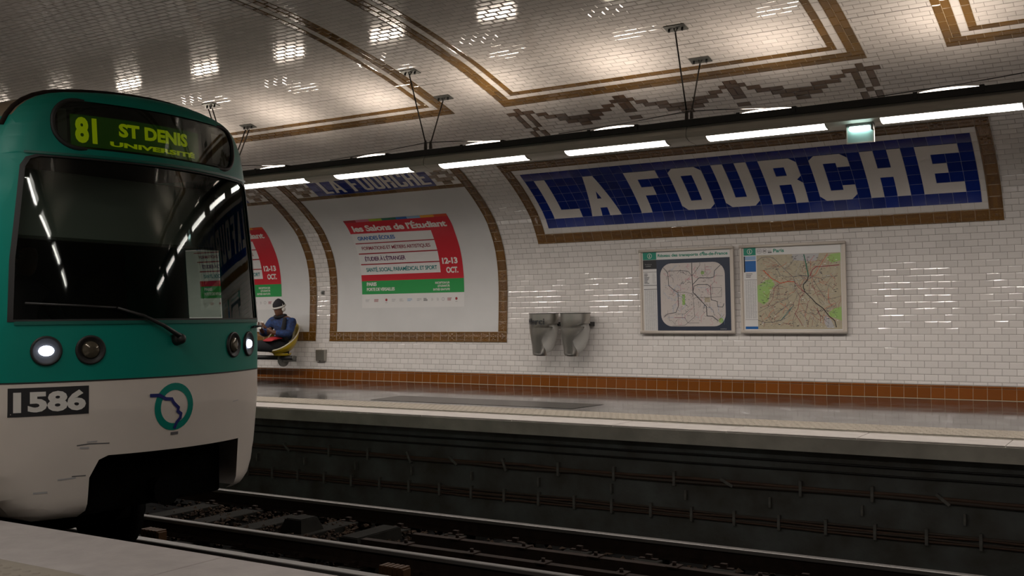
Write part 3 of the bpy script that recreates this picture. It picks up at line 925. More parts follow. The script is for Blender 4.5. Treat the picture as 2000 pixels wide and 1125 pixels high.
# ================================================================== CURVED ADVERT FRAMES
def advert_frame(xr, label, full=True):
    xl = xr - 3.473
    t = thing('advert_frame', label, 'advert frame', WP((xl + xr) / 2, .625, 0), 'brown tiled advert frames')
    w = .158; s0, s1 = .625, 3.96
    R = []
    frame_tiles(xl + w, xr - w, s0, s0 + .157, 0, .15, True, R, {0, 5, 10, 15, 20})
    frame_tiles(xl + w, xr - w, s1 - .157, s1, 0, .15, True, R, {5, 10, 15})
    frame_tiles(xl, xl + w, s0 + .157, s1 - .157, 0, .15, False, R, {5, 10, 15})
    frame_tiles(xr - w, xr, s0 + .157, s1 - .157, 0, .15, False, R, {5, 10, 15})
    for x in (xl, xr - w):
        for s in (s0, s1 - .157): frame_tiles(x, x + w, s, s + .157, 0, .158, True, R, {0})
    put('brown_border', tiles_mesh('brown_border', R, [BR_TILE], P_GROUT, .0125, (xl, xl + .0001, s0, s1)), t)
    sheets('border_joints', [(xl, xr, s0, s0 + .157), (xl, xr, s1 - .157, s1), (xl, xl + w, s0 + .157, s1 - .157), (xr - w, xr, s0 + .157, s1 - .157)], [P_GROUT], t, .0150)
    sheets('white_panel', [(xl + w, xr - w, s0 + .157, 3.195)], [PLASTER], t, .010)
    # brown row of half tiles below the small name band
    R = []; n = 21; st = (xr - xl - 2 * w) / n
    for i in range(n): R.append((xl + w + i * st + .001, xl + w + (i + 1) * st - .001, 3.197, 3.270, 0, .013, .003))
    put('brown_row', tiles_mesh('brown_row', R, [B_TILE], P_GROUT, .0105, (xl + w, xr - w, 3.195, 3.272)), t)
    bx0, bx1 = xl + .60, xr - .60
    for a, c in ((xl + w, bx0), (bx1, xr - w)):
        R = []
        for k in range(6):
            sA = 3.272 + k * .0875
            row(R, sA, sA + .0875, (a + c) / 2 - .075 + (k % 2) * .075, [], 0, a, c, h=.012, bv=.004, tw=.15)
        put('white_end_tiles', tiles_mesh('white_end_tiles', R, [MARB], P_GROUT, .0095, (a, c, 3.272, 3.80)), t)
    for c in ((xl + w + bx0) / 2, (bx1 + xr - w) / 2):
        R = []; p = .0775
        for r_, xs in enumerate(((-.075,), (-.15, 0), (-.225, .075), (-.15, 0), (-.075,))):
            for x in xs: R.append((c + x + .001, c + x + .149, 3.285 + r_ * p + .001, 3.285 + (r_ + 1) * p - .001, 0, .0145, .004))
        put('brown_lozenge', tiles_mesh('brown_lozenge', R, [B_TILE], P_GROUT, .0096, (c - .001, c + .001, 3.285, 3.29)), t)
    R = []; nb = 15; st = (bx1 - bx0) / nb
    for i in range(nb):
        for j, (a, c) in enumerate(((3.272, 3.40), (3.40, 3.55), (3.55, 3.70), (3.70, 3.80))):
            R.append((bx0 + i * st + .0013, bx0 + (i + 1) * st - .0013, a + .0013, c - .0013, 0, .0125, .002))
    put('blue_band', tiles_mesh('blue_band', R, [BL_TILE], BL_GROUT, .0105, (bx0, bx1, 3.272, 3.80)), t)
    # condensed capitals
    S_ = {'L': (1, [[(0, 0), (.62, 0), (.62, .13), (.26, .13), (.26, 1), (0, 1)]], []),
     'A': (1, [[(0, 0), (.24, 0), (.29, .2), (.55, .2), (.60, 0), (.84, 0), (.55, 1), (.29, 1)]], [[(.33, .34), (.51, .34), (.42, .75)]]),
     'F': (1, [[(0, 0), (.26, 0), (.26, .43), (.55, .43), (.55, .57), (.26, .57), (.26, .87), (.66, .87), (.66, 1), (0, 1)]], []),
     'O': (1, [[(0, .1), (.14, 0), (.58, 0), (.72, .1), (.72, .9), (.58, 1), (.14, 1), (0, .9)]], [[(.24, .14), (.48, .14), (.48, .86), (.24, .86)]]),
     'U': (1, [[(0, 1), (0, .1), (.14, 0), (.58, 0), (.72, .1), (.72, 1), (.48, 1), (.48, .14), (.24, .14), (.24, 1)]], []),
     'R': (1, [[(0, 0), (.25, 0), (.25, .42), (.46, .42), (.46, 0), (.72, 0), (.72, .42), (.64, .5), (.72, .58), (.72, .9), (.58, 1), (0, 1)]], [[(.25, .57), (.47, .57), (.47, .86), (.25, .86)]]),
     'C': (1, [[(0, .1), (.14, 0), (.58, 0), (.72, .1), (.72, .32), (.48, .32), (.48, .14), (.24, .14), (.24, .86), (.48, .86), (.48, .68), (.72, .68), (.72, .9), (.58, 1), (.14, 1), (0, .9)]], []),
     'H': (1, [[(0, 0), (.25, 0), (.25, .43), (.47, .43), (.47, 0), (.72, 0), (.72, 1), (.47, 1), (.47, .57), (.25, .57), (.25, 1), (0, 1)]], []),
     'E': (1, [[(0, 0), (.68, 0), (.68, .13), (.26, .13), (.26, .43), (.56, .43), (.56, .57), (.26, .57), (.26, .87), (.68, .87), (.68, 1), (0, 1)]], [])}
    x = xl + .80; sc_ = .258
    xs = {0: .82, 1: 1.055, 2: 1.40}
    seq = [('L', .815), ('A', 1.02), ('F', 1.385), ('O', 1.595), ('U', 1.81), ('R', 2.02), ('C', 2.235), ('H', 2.445), ('E', 2.655)]
    for ch, dx in seq:
        _, outs, holes = S_[ch]
        f = lambda p: (xl + dx + p[0] * sc_, 3.325 + p[1] * .345)
        lay('letter', [([f(p) for p in outs[0]], [[f(p) for p in q] for q in holes], 0, .0168)], [MARB], WP, vstep=.05, parent=t)
    return t
advert_frame(-8.325, 'curved white advert panel with brown tile border, left of the blue name panel')
advert_frame(-12.096, 'curved advert panel with brown tile border, partly hidden by the train')

def poster(dx, label):
    t = thing('poster', label, 'poster', WP(-10.11 + dx, 1.18, .011), 'red and green student fair posters')
    f = lambda u, v, h: WP(u + dx, v, h)
    lay('sheet', [rect(-11.116, -9.105, 1.165, 2.685, 0, .0122)], [PAPER], f, vstep=.05, parent=t)
    H1, H2, H3 = .0135, .0148, .0160
    P = [([(-11.116, 2.685), (-9.105, 2.685), (-9.105, 1.60), (-11.116, 1.60), (-11.116, 1.70), (-9.53, 1.70), (-9.53, 2.392), (-11.116, 2.41)], [], 0, H1),
         rect(-11.116, -9.105, 1.385, 1.60, 1, H1)]
    o = lay('red_and_green_print', P, [REDP, GRNP], f, vstep=.05, parent=t)
    P = [rect(-11.095, -9.53, a, b, 0, H1) for a, b in ((2.222, 2.240), (2.040, 2.060), (1.862, 1.880))]
    lay('divider_lines', P, [DREDP], f, vstep=.05, parent=t)
    xs = [-11.116, -10.87, -10.60, -10.345, -10.063, -9.855, -9.60, -9.345, -9.105]
    ms = [DREDP, PINKP, LIMEP, DGRNP, BLUEP, LBLUEP, ORGP, RORGP]
    lay('colour_strip', [rect(xs[i], xs[i + 1], 2.637, 2.685, i, H2) for i in range(8)], ms, f, vstep=None, parent=t)
    T = [('les Salons de l\u2019\u00c9tudiant', -11.03, -9.20, 2.442, 2.592, 0, H2, .035, .95),
         ('12-13', -9.478, -9.19, 1.828, 1.926, 0, H2, .04, .9), ('OCT.', -9.42, -9.197, 1.684, 1.780, 0, H2, .04, .9),
         ('PARIS', -11.012, -10.808, 1.517, 1.578, 0, H2, .04, .9), ('PORTE DE VERSAILLES', -11.014, -10.443, 1.437, 1.490, 0, H2, .03, .9),
         ('INSCRIPTION SUR', -9.645, -9.370, 1.522, 1.556, 0, H2, .03), ('LETUDIANT.FR', -9.60, -9.370, 1.473, 1.507, 0, H2, .03),
         ('ENTR\u00c9E GRATUITE', -9.685, -9.371, 1.419, 1.460, 0, H2, .03),
         ('GRANDES \u00c9COLES', -11.012, -10.258, 2.287, 2.372, 1, H2, .025, .92),
         ('FORMATIONS ET M\u00c9TIERS ARTISTIQUES', -10.998, -9.635, 2.103, 2.190, 2, H2, .012, .92),
         ('\u00c9TUDIER \u00c0 L\u2019\u00c9TRANGER', -10.991, -10.17, 1.925, 2.012, 3, H2, .02, .92),
         ('SANT\u00c9, SOCIAL, PARAM\u00c9DICAL ET SPORT', -10.997, -9.588, 1.738, 1.830, 4, H2, .018, .92)]
    for it in T: text('printed_line', [it], [WLET, BLUEP, MAROON, PURP, TEALP], f, t, vstep=.05)
    # the row of little sponsor marks
    P = []; r_ = random.Random(11); s = 1.285
    for x, w, kind in ((-11.0, .09, 'l'), (-10.81, .11, 'r'), (-10.615, .05, 'm'), (-10.46, .09, 'g'), (-10.305, .09, 'g'), (-10.14, .11, 'b'),
                       (-9.96, .09, 'g'), (-9.83, .09, 'k'), (-9.70, .05, 'g'), (-9.59, .06, 'g'), (-9.50, .05, 'c'), (-9.375, .09, 'r'), (-9.25, .05, 'm')):
        if kind == 'm':
            P.append((circ(x, s + .005, w * .5, 5), [], 1, H1)); P.append(rect(x - .02, x + .02, s - .045, s - .035, 0, H1))
        elif kind == 'c':
            P.append((circ(x, s, .028, 14), [circ(x, s, .019, 14)[::-1]], 0, H1))
        else:
            mi = {'l': 0, 'r': 1, 'g': 0, 'b': 2, 'k': 3}[kind]
            for i in range(3):
                P.append(rect(x - w / 2, x - w / 2 + w * r_.uniform(.55, 1), s - .022 + i * .016, s - .014 + i * .016, mi, H1))
    lay('sponsor_marks', P, [LGREYP, DREDP, LBLUEP, BLACKP], f, vstep=None, parent=t)
poster(0, 'whole red and green poster with white title pasted on the curved panel')
poster(-3.80, 'red and green poster half hidden behind the train and the seated person')

# ================================================================== THE TWO MAPS
def map_board(name, label, x0, x1, s0, s1):
    t = thing(name, label, 'wall map', WP((x0 + x1) / 2, s0, 0))
    # the board is flat and stands a little off the curved wall
    ya, za = yz(s0); yb, zb = yz(s1)
    ya -= .045; yb -= .045
    L = math.hypot(yb - ya, zb - za); dy, dz = (yb - ya) / L, (zb - za) / L
    W_ = x1 - x0
    def f(u, v, h=0.0):
        # u metres from the left edge, v metres from the bottom edge, h towards the viewer
        return Vector((x0 + u, ya + dy * v - dz * h, za + dz * v + dy * h))
    def slab(nm, u0, u1, v0, v1, h0, h1, mt, parent, r=0):
        vs = [f(u, v, h) for h in (h0, h1) for v in (v0, v1) for u in (u0, u1)]
        m_ = MB(); m_.add(vs, [(0, 2, 3, 1), (4, 5, 7, 6), (0, 1, 5, 4), (2, 6, 7, 3), (0, 4, 6, 2), (1, 3, 7, 5)])
        return m_.build(nm, [mt], parent)
    slab('backing_board', .01, W_ - .01, .01, L - .01, -.02, .0, FRAME, t)
    for nm, v0, v1, h1 in (('bottom_rail', -.005, .038, .026), ('top_rail', L - .032, L + .005, .03)):
        m_ = MB(); n = 8; c0 = (v0 + v1) / 2; rad = (v1 - v0) / 2
        rings = []
        for u in (-.008, W_ + .008):
            rings.append([f(u, c0 + rad * math.cos(2 * math.pi * k / n), .004 + h1 * .5 + h1 * .5 * math.sin(2 * math.pi * k / n)) for k in range(n)])
        m_.loft(rings); m_.build(nm, [FRAME], t)
    for u0, u1 in ((-.004, .022), (W_ - .022, W_ + .004), ):
        slab('side_rail', u0, u1, .0, L, -.02, .016, FRAME, t)
    return t, f, W_, L
def info_icon(P, cx, cy, r, mi, h):
    P.append((circ(cx, cy, r, 22), [circ(cx, cy, r * .84, 22)[::-1]], mi, h))
    P.append(rect(cx - r * .13, cx + r * .13, cy - r * .5, cy + r * .18, mi, h)); P.append(rect(cx - r * .3, cx + r * .13, cy + r * .08, cy + r * .2, mi, h))
    P.append(rect(cx - r * .3, cx + r * .3, cy - r * .55, cy - r * .43, mi, h)); P.append((circ(cx, cy + r * .42, r * .16, 8), [], mi, h))

t, f, W_, L_ = map_board('transport_map', 'left wall map with dark border titled R\u00e9seau des transports d\u2019\u00cele-de-France', -6.135, -4.812, .762, 1.893)
def uv(x, s, s0=.762, x0=-6.135): return (x - x0, (s - s0))
k1, k2 = .0015, .0028
P = [rect(.045, W_ - .045, .03, L_ - .035, 0, k1 - .0008)]
lay('map_sheet', P, [PAPER], f, vstep=None, parent=t)
P = [([(.243, .036), (W_ - .046, .036), (W_ - .046, .99), (.243, .99)], [rrect(.295, 1.205, .092, .935, .16, 7)[::-1]], 0, k1), rect(.045, .243, .868, .99, 1, k1)]
lay('dark_map_border', P, [NAVYP, BLACKP], f, vstep=None, parent=t)
lay('map_ground', [(rrect(.293, 1.207, .09, .937, .162, 7), [], 0, k1 - .0004)], [MAPPINK], f, vstep=None, parent=t)
P = [rect(.045, .243, .993, 1.095, 0, k1)]; P2 = []
info_icon(P2, .145, 1.044, .034, 1, k2)
lay('green_heading_block', P + P2, [GREENP, WLET], f, vstep=None, parent=t)
text('heading_words', [('R\u00e9seau des transports d\u2019\u00cele-de-France', .264, 1.250, 1.012, 1.075, 0, k2, .028)], [GREENP], f, t)
P = [rect(.045, 1.277, 1.092, 1.096, 1, k2)]
for a, b_ in ((.825, .829), (.645, .651), (.592, .598)): P.append(rect(.05, .243, a, b_, 0, k2))
r_ = random.Random(4)
for i in range(9): P.append(rect(.06, .06 + r_.uniform(.04, .08), .80 - i * .016, .808 - i * .016, 2, k2)); P.append(rect(.18, .18 + r_.uniform(.03, .055), .80 - i * .016, .806 - i * .016, 3, k2))
for c in range(6):
    for i in range(68):
        u = .065 + c * .029
        P.append(rect(u, u + r_.uniform(.012, .024), .578 - i * .0079, .5815 - i * .0079, 3, k2))
lay('index_columns', P, [BLACKP, GREENP, GREYP, LGREYP], f, vstep=None, parent=t)
text('credit_words', [('\u00cele-de-France', .075, .175, .925, .940, 0, k2, .0), ('mobilit\u00e9s', .085, .16, .900, .916, 0, k2, .0),
                      ('mobilit\u00e9s', 1.13, 1.215, .052, .066, 0, k2, .0)], [LGREYP], f, t)
def q(pts): return [uv(*p) for p in pts]
P = []
main = [([(-5.384, 1.70), (-5.384, 1.521), (-5.376, 1.303), (-5.194, 1.117), (-5.188, .991), (-5.11, .985), (-5.04, .93)], .011),
        ([(-5.384, 1.40), (-5.287, 1.493), (-5.13, 1.49), (-5.08, 1.50), (-5.07, 1.58), (-4.985, 1.655)], .009),
        ([(-5.376, 1.30), (-5.36, 1.385), (-5.30, 1.405), (-5.17, 1.403), (-5.13, 1.37), (-5.124, 1.20), (-5.044, 1.18), (-5.035, 1.11), (-4.97, 1.105), (-4.95, 1.15)], .008),
        ([(-5.79, 1.64), (-5.73, 1.57), (-5.72, 1.40), (-5.635, 1.331), (-5.59, 1.307), (-5.586, 1.13), (-5.625, 1.04), (-5.75, 1.02), (-5.80, .98)], .008),
        ([(-5.384, 1.52), (-5.437, 1.585), (-5.52, 1.595), (-5.728, 1.595)], .006),
        ([(-5.384, 1.52), (-5.27, 1.66), (-5.27, 1.70)], .005), ([(-5.38, 1.30), (-5.36, .98), (-5.50, .87), (-5.68, .86)], .004),
        ([(-5.60, 1.31), (-5.49, 1.31), (-5.38, 1.28)], .004), ([(-5.36, 1.235), (-5.15, 1.235), (-4.98, 1.24), (-4.98, 1.36), (-5.12, 1.36)], .004),
        ([(-5.64, 1.02), (-5.50, 1.02), (-5.44, 1.07)], .004), ([(-5.64, .97), (-5.50, .97), (-5.46, .90), (-5.30, .90)], .004),
        ([(-5.20, 1.15), (-5.10, 1.06), (-5.09, 1.0)], .004)]
for pts, w in main: P += ribbon(q(pts), w, 0, k2)
for i in range(150):
    x = r_.uniform(-5.80, -4.98); s = r_.uniform(.90, 1.66)
    pts = [(x, s)]
    for j in range(r_.randint(1, 4)):
        d = r_.choice([(1, 0), (0, 1), (1, 1), (1, -1), (0, -1), (-1, 0)]); l = r_.uniform(.015, .07)
        x = min(max(x + d[0] * l, -5.81), -4.95); s = min(max(s + d[1] * l, .875), 1.68); pts.append((x, s))
    P += ribbon(q(pts), r_.choice([.0025, .003, .0035]), r_.choice([1, 2, 3, 1, 4]), k2 - .0006)
for i in range(260):
    x = r_.gauss(-5.38, .2); s = r_.gauss(1.22, .18)
    if -5.8 < x < -4.98 and .9 < s < 1.66: P.append(rect(*(uv(x, 0)[0], uv(x, 0)[0] + r_.uniform(.006, .022)), uv(0, s)[1], uv(0, s)[1] + .003, 2, k2 - .0003))
lay('route_lines', P, [GREYP, LGREYP, GREYP, LBLUEP, PINKP], f, vstep=None, parent=t)
for pk in ([(circ(*uv(-5.237, 1.56), .026, 7), [], 0, k1), rect(*(uv(-5.53, 0)[0], uv(-5.49, 0)[0]), uv(0, 1.14)[1], uv(0, 1.28)[1], 0, k1),
                     rect(uv(-5.215, 0)[0], uv(-5.14, 0)[0], uv(0, 1.17)[1], uv(0, 1.235)[1], 1, k1), (circ(*uv(-4.995, .93), .035, 7), [], 0, k1)]):
    lay('park_patch', [pk], [PARK, MAPTAN], f, vstep=None, parent=t)

t, f, W_, L_ = map_board('city_map', 'right wall map of Paris, tan with two green parks', -4.715, -3.385, .765, 1.893)
def uv(x, s, s0=.765, x0=-4.715): return (x - x0, (s - s0))
def q(pts): return [uv(*p) for p in pts]
lay('map_sheet', [rect(.04, W_ - .05, .03, L_ - .035, 0, k1 - .0008)], [PAPER], f, vstep=None, parent=t)
mx0, mx1, my0, my1 = .215, W_ - .055, .050, .992
lay('map_ground', [rect(mx0, mx1, my0, my1, 0, k1)], [MAPTAN], f, vstep=None, parent=t)
for pk in ([([uv(*p) for p in [(-4.497, 1.17), (-4.42, 1.13), (-4.36, 1.17), (-4.33, 1.30), (-4.27, 1.38), (-4.31, 1.45), (-4.38, 1.44), (-4.44, 1.40), (-4.497, 1.37)]], [], 0, k1 + .0004),
                     ([uv(*p) for p in [(-3.445, 1.09), (-3.53, 1.07), (-3.60, 1.02), (-3.585, .97), (-3.52, .95), (-3.445, .92)]], [], 0, k1 + .0004),
                     ([uv(*p) for p in [(-3.44, 1.75), (-3.56, 1.74), (-3.62, 1.68), (-3.54, 1.63), (-3.44, 1.66)]], [], 1, k1 + .0004),
                     ([uv(*p) for p in [(-3.62, .83), (-3.66, .90), (-3.64, 1.0), (-3.58, .94), (-3.53, .83)]], [], 2, k1 + .0004),
                     ([uv(*p) for p in [(-4.04, 1.755), (-4.03, 1.68), (-3.93, 1.67), (-3.86, 1.66), (-3.74, 1.66), (-3.70, 1.755)]], [], 2, k1 + .0004)]):
    lay('park_patch', [pk], [PARK, PARK, LGREYP], f, vstep=None, parent=t)
P = [rect(.045, .205, .995, 1.095, 0, k1)]; info_icon(P, .125, 1.045, .034, 1, k2)
lay('green_heading_block', P, [GREENP, WLET], f, vstep=None, parent=t)
text('heading_words', [('Paris', .435, .572, 1.022, 1.068, 0, k2, .028)], [GREENP], f, t)
P = [(rrect(.222, .281, 1.018, 1.072, .014, 3), [rrect(.226, .277, 1.022, 1.068, .011, 3)[::-1]], 0, k2),
     (circ(.323, 1.045, .030, 20), [circ(.323, 1.045, .0265, 20)[::-1]], 0, k2),
     rect(.365, .415, 1.018, 1.033, 0, k2), rect(.365, .412, 1.040, 1.043, 0, k2), rect(.365, .405, 1.050, 1.053, 0, k2), rect(.365, .418, 1.076, 1.0775, 0, k2),
     rect(.207, W_ - .052, 1.094, 1.0955, 1, k2), rect(W_ - .054, W_ - .052, .996, 1.095, 1, k2)]
lay('heading_emblems', P, [GREYP, TEALP], f, vstep=None, parent=t)
text('emblem_words', [('RER', .231, .272, 1.036, 1.054, 0, k2, .01), ('M', .308, .338, 1.033, 1.057, 0, k2, .01)], [GREYP], f, t)
P = [rect(.045, .062, .78, .985, 0, k1), rect(.062, .205, .935, .985, 1, k1), rect(.062, .205, .785, .925, 2, k1), rect(.05, .215, .680, .684, 3, k2), rect(.05, .215, .170, .173, 3, k2), rect(.05, .215, .052, .085, 2, k1)]
for i in range(3): P.append(rect(.07, .07 + r_.uniform(.05, .1), .755 - i * .02, .763 - i * .02, 4, k2))
for c in range(5):
    for i in range(62):
        u = .06 + c * .030; P.append(rect(u, u + r_.uniform(.014, .026), .665 - i * .0078, .6685 - i * .0078, 5, k2))
lay('index_columns', P, [BLACKP, LBLUEP, BLUEP, GREYP, GREYP, LGREYP], f, vstep=None, parent=t)
P = []
main = [([(-3.892, 1.745), (-3.865, 1.62), (-3.84, 1.473)], .013, 0), ([(-3.84, 1.473), (-3.86, 1.42), (-3.906, 1.37), (-3.905, 1.33), (-3.889, 1.281), (-3.80, 1.19), (-3.759, 1.142), (-3.67, 1.073), (-3.60, .98), (-3.53, .92), (-3.512, .84)], .010, 1),
        ([(-3.823, 1.473), (-3.79, 1.55), (-3.74, 1.589), (-3.60, 1.595), (-3.46, 1.602)], .009, 2),
        ([(-4.494, 1.684), (-4.44, 1.722), (-4.383, 1.733), (-4.32, 1.73), (-4.266, 1.705), (-4.15, 1.58), (-4.03, 1.467), (-4.009, 1.40), (-4.009, 1.35)], .006, 3),
        ([(-4.415, 1.565), (-4.31, 1.46), (-4.195, 1.396), (-4.10, 1.415), (-4.02, 1.409)], .008, 4),
        ([(-4.495, .931), (-4.43, .905), (-4.30, .905), (-4.20, .929), (-4.11, 1.01), (-4.05, 1.10), (-4.034, 1.123), (-4.10, 1.12), (-4.20, 1.06), (-4.28, .99)], .006, 5),
        ([(-4.05, 1.10), (-4.20, .93)], .006, 6), ([(-4.278, 1.60), (-4.25, 1.60), (-4.20, 1.50), (-4.10, 1.47), (-4.0, 1.48), (-3.90, 1.48), (-3.84, 1.47)], .005, 5),
        ([(-4.03, 1.467), (-3.93, 1.49), (-3.82, 1.475), (-3.70, 1.44), (-3.60, 1.46), (-3.48, 1.47)], .005, 3),
        ([(-3.60, 1.745), (-3.68, 1.62), (-3.75, 1.50), (-3.80, 1.46)], .005, 4), ([(-3.99, 1.73), (-4.06, 1.63), (-4.13, 1.58)], .004, 5),
        ([(-3.80, 1.46), (-3.73, 1.34), (-3.66, 1.23), (-3.62, 1.18), (-3.62, 1.16)], .005, 5), ([(-3.62, 1.18), (-3.52, 1.20), (-3.45, 1.22)], .004, 3),
        ([(-3.89, 1.28), (-3.96, 1.20), (-3.98, 1.08), (-4.02, 1.01), (-3.95, .90), (-3.93, .86)], .005, 7), ([(-4.02, 1.01), (-4.05, .93), (-4.04, .84)], .004, 3),
        ([(-3.90, 1.28), (-3.97, 1.34), (-4.02, 1.41)], .006, 2), ([(-3.84, 1.03), (-3.76, .99), (-3.72, 1.04)], .005, 5),
        ([(-4.20, 1.40), (-4.28, 1.33), (-4.30, 1.20), (-4.36, 1.12), (-4.44, 1.10)], .004, 7), ([(-4.49, 1.03), (-4.36, 1.10), (-4.22, 1.16), (-4.12, 1.20), (-4.05, 1.25)], .004, 3)]
for pts, w, mi in main: P += ribbon(q(pts), w, mi, k2)
for i in range(230):
    x = r_.uniform(-4.48, -3.47); s = r_.uniform(.84, 1.73); a = math.atan2(1.38 - s, -3.95 - x) + r_.gauss(0, .5); pts = [(x, s)]
    for j in range(r_.randint(2, 4)):
        a += r_.gauss(0, .45); l = r_.uniform(.02, .07)
        x = min(max(x + math.cos(a) * l, -4.49), -3.45); s = min(max(s + math.sin(a) * l, .82), 1.745); pts.append((x, s))
    P += ribbon(q(pts), r_.choice([.002, .003, .0035]), r_.choice([3, 4, 5, 7, 8, 3, 7]), k2 - .0008)
for i in range(420):
    x = r_.uniform(-4.48, -3.50); s = r_.uniform(.83, 1.735); w = r_.uniform(.008, .028)
    a, c = uv(x, s); P.append(rect(a, a + w, c, c + r_.choice([.003, .004, .008]), r_.choice([1, 3, 5, 9, 3]), k2 - .0004))
lay('route_lines', P, [DGRNP, BLACKP, MAROON, GREYP, RORGP, GREYP, TEALP, MAROON, LGREYP, WLET], f, vstep=None, parent=t)

# ================================================================== WALL BINS
def bin_(xc, label, merci):
    t = thing('wall_bin', label, 'bin', (xc, 12.8, .54), 'steel bins on the tiled wall')
    cd = Vector((-xc, -12.8, 0)).normalized()              # towards the platform edge and the camera side
    rt = Vector((-cd.y, cd.x, 0))                           # its right hand side seen from there
    if rt.x < 0: rt = -rt
    C0 = Vector((xc, 12.80, 0))
    zs = [1.14, 1.06, 1.00, .94, .88, .82, .76, .70, .64, .59, .555, .545]
    rads = [.208, .207, .206, .204, .196, .178, .157, .138, .122, .112, .098, .080]
    offs = [0, 0, 0, -.002, -.006, -.016, -.028, -.038, -.048, -.056, -.056, -.045]
    tmax = [205, 190, 150, 38, 18, 2, -4, 8, 30, 52, 75, 85]
    n = 30; Vs = []; F = []
    for z, r, of, tm in zip(zs, rads, offs, tmax):
        a0, a1 = math.radians(-150), math.radians(tm)
        for k in range(n + 1):
            a = a0 + (a1 - a0) * k / n
            Vs.append(C0 + rt * (of + r * math.sin(a)) + cd * (r * math.cos(a) - of * .0) + Vector((0, 0, z)))
    for i in range(len(zs) - 1):
        for k in range(n): F.append((i * (n + 1) + k, i * (n + 1) + k + 1, (i + 1) * (n + 1) + k + 1, (i + 1) * (n + 1) + k))
    me = mesh('steel_shell', Vs, F, [STEEL], smooth=True)
    bm = bmesh.new(); bm.from_mesh(me); bmesh.ops.recalc_face_normals(bm, faces=bm.faces)
    bmesh.ops.solidify(bm, geom=bm.faces[:], thickness=.003)
    for e_ in bm.edges:
        if len(e_.link_faces) == 2 and e_.calc_face_angle(0) > .8: e_.smooth = False
    bm.to_mesh(me); bm.free()
    put('steel_shell', me, t)
    m_ = MB(); ring = [C0 + rt * (.210 * math.sin(2 * math.pi * k / 32)) + cd * (.210 * math.cos(2 * math.pi * k / 32)) + Vector((0, 0, 1.143)) for k in range(33)]
    m_.tube(ring, .007, 6, cap=False); m_.build('top_ring', [GALV], t)
    # translucent liner bag hanging inside
    m_ = MB(); rings = []
    for z, r, of, fl in ((1.12, .195, 0, 1), (1.0, .185, .01, 1), (.90, .17, .03, .9), (.82, .155, .035, .8), (.74, .14, .03, .75), (.66, .115, .02, .7), (.60, .08, .0, .7), (.575, .03, -.01, .7)):
        rings.append([C0 + rt * (of + r * math.sin(2 * math.pi * k / 20) * (1 + .06 * math.sin(5 * k + z * 30))) + cd * (r * fl * .8 * math.cos(2 * math.pi * k / 20)) + Vector((0, 0, z)) for k in range(20)])
    m_.loft(rings, cap=False); m_.build('liner_bag', [BAG], t)
    m_ = MB(); p = C0 + rt * .13; m_.bbox(p.x - .02, p.x + .05, 12.93, 13.065, .96, 1.02, .006); m_.build('wall_bracket', [DARK], t)
    if merci:
        vs_fun = lambda u, v, h: C0 + rt * ((.2145 + h) * math.sin(u / .21)) + cd * ((.2145 + h) * math.cos(u / .21)) + Vector((0, 0, v))
        text('painted_word', [('Merci', -.295, .005, .985, 1.075, 0, .0015, .02)], [BLACKP], vs_fun, t)
bin_(-7.545, 'left steel wall bin with the word Merci', True)
bin_(-7.04, 'right steel wall bin without any lettering', False)

# steel plate box and a small hook on the narrow tiled pier
t = thing('steel_wall_box', 'small steel box low on the tiled wall under the advert frames', 'box', (-11.94, 13.03, .39))
b = MB(); b.bbox(-12.035, -11.845, 12.965, 13.045, .40, .585, .008); b.build('box_body', [STEEL], t)
b = MB(); b.bbox(-11.95, -11.93, 12.958, 12.968, .39, .405, .003); b.build('lock', [DARK], t)
t = thing('wall_bracket', 'small metal bracket on the narrow tiled pier between the advert frames', 'bracket', (-11.95, 13.08, 1.5))
b = MB(); b.bbox(-11.985, -11.935, 13.055, 13.09, 1.50, 1.56, .004); b.bbox(-11.975, -11.945, 13.03, 13.06, 1.515, 1.54, .004); b.build('bracket_plate', [GALV], t)

# ================================================================== SEAT AND PERSON
PX = -12.52
t = thing('bucket_seat', 'yellow bucket seat on a wall beam with a person sitting in it', 'seat', (PX, 12.7, .32))
# shell: half egg open towards the front and top
def shell_pt(a, b_, ex=0.0):
    # a: angle around (0 = right side, 90 = back, 180 = left side, 270 = front); b: 0 bottom .. 1 rim
    ca, sa = math.cos(a), math.sin(a)
    ry = .30; rx = .30
    rim = .93 if sa > 0 else .93
    h = .525 + (.46 * (0.5 + 0.5 * sa) ** 1.1 + .055) * b_ ** 1.5
    k = math.sin(b_ * math.pi / 2) ** .75
    return Vector((PX + (rx + ex) * ca * k, 12.66 + (ry + ex) * sa * k * (.85 if sa > 0 else .95) + .03, h - ex))
n = 28; mrows = 10; Vs = []; F = []
for i in range(mrows + 1):
    for k in range(n): Vs.append(shell_pt(2 * math.pi * k / n, max(i / mrows, .02)))
for i in range(mrows):
    for k in range(n): F.append((i * n + k, i * n + (k + 1) % n, (i + 1) * n + (k + 1) % n, (i + 1) * n + k))
F.append(tuple(range(n)))
me = mesh('seat_shell', Vs, F, [YEL], smooth=True)
bm = bmesh.new(); bm.from_mesh(me); bmesh.ops.recalc_face_normals(bm, faces=bm.faces); bmesh.ops.solidify(bm, geom=bm.faces[:], thickness=.008); bm.to_mesh(me); bm.free()
put('seat_shell', me, t)
m_ = MB(); m_.tube([shell_pt(2 * math.pi * k / n, 1.0) for k in range(n + 1)], .012, 6, cap=False); m_.build('shell_rim', [CREAM], t)
m_ = MB(); m_.tube([(PX, 12.69, .49), (PX, 12.69, .535)], [.13, .16], 20); m_.build('pedestal', [YEL], t)
t = thing('seat_beam', 'dark horizontal seat beam with round bracket below the yellow seat', 'beam', (-12.9, 12.72, .45))
m_ = MB(); m_.tube([(-14.6, 12.70, .455), (-12.28, 12.70, .455)], .038, 14); m_.build('beam_tube', [DARK], t)
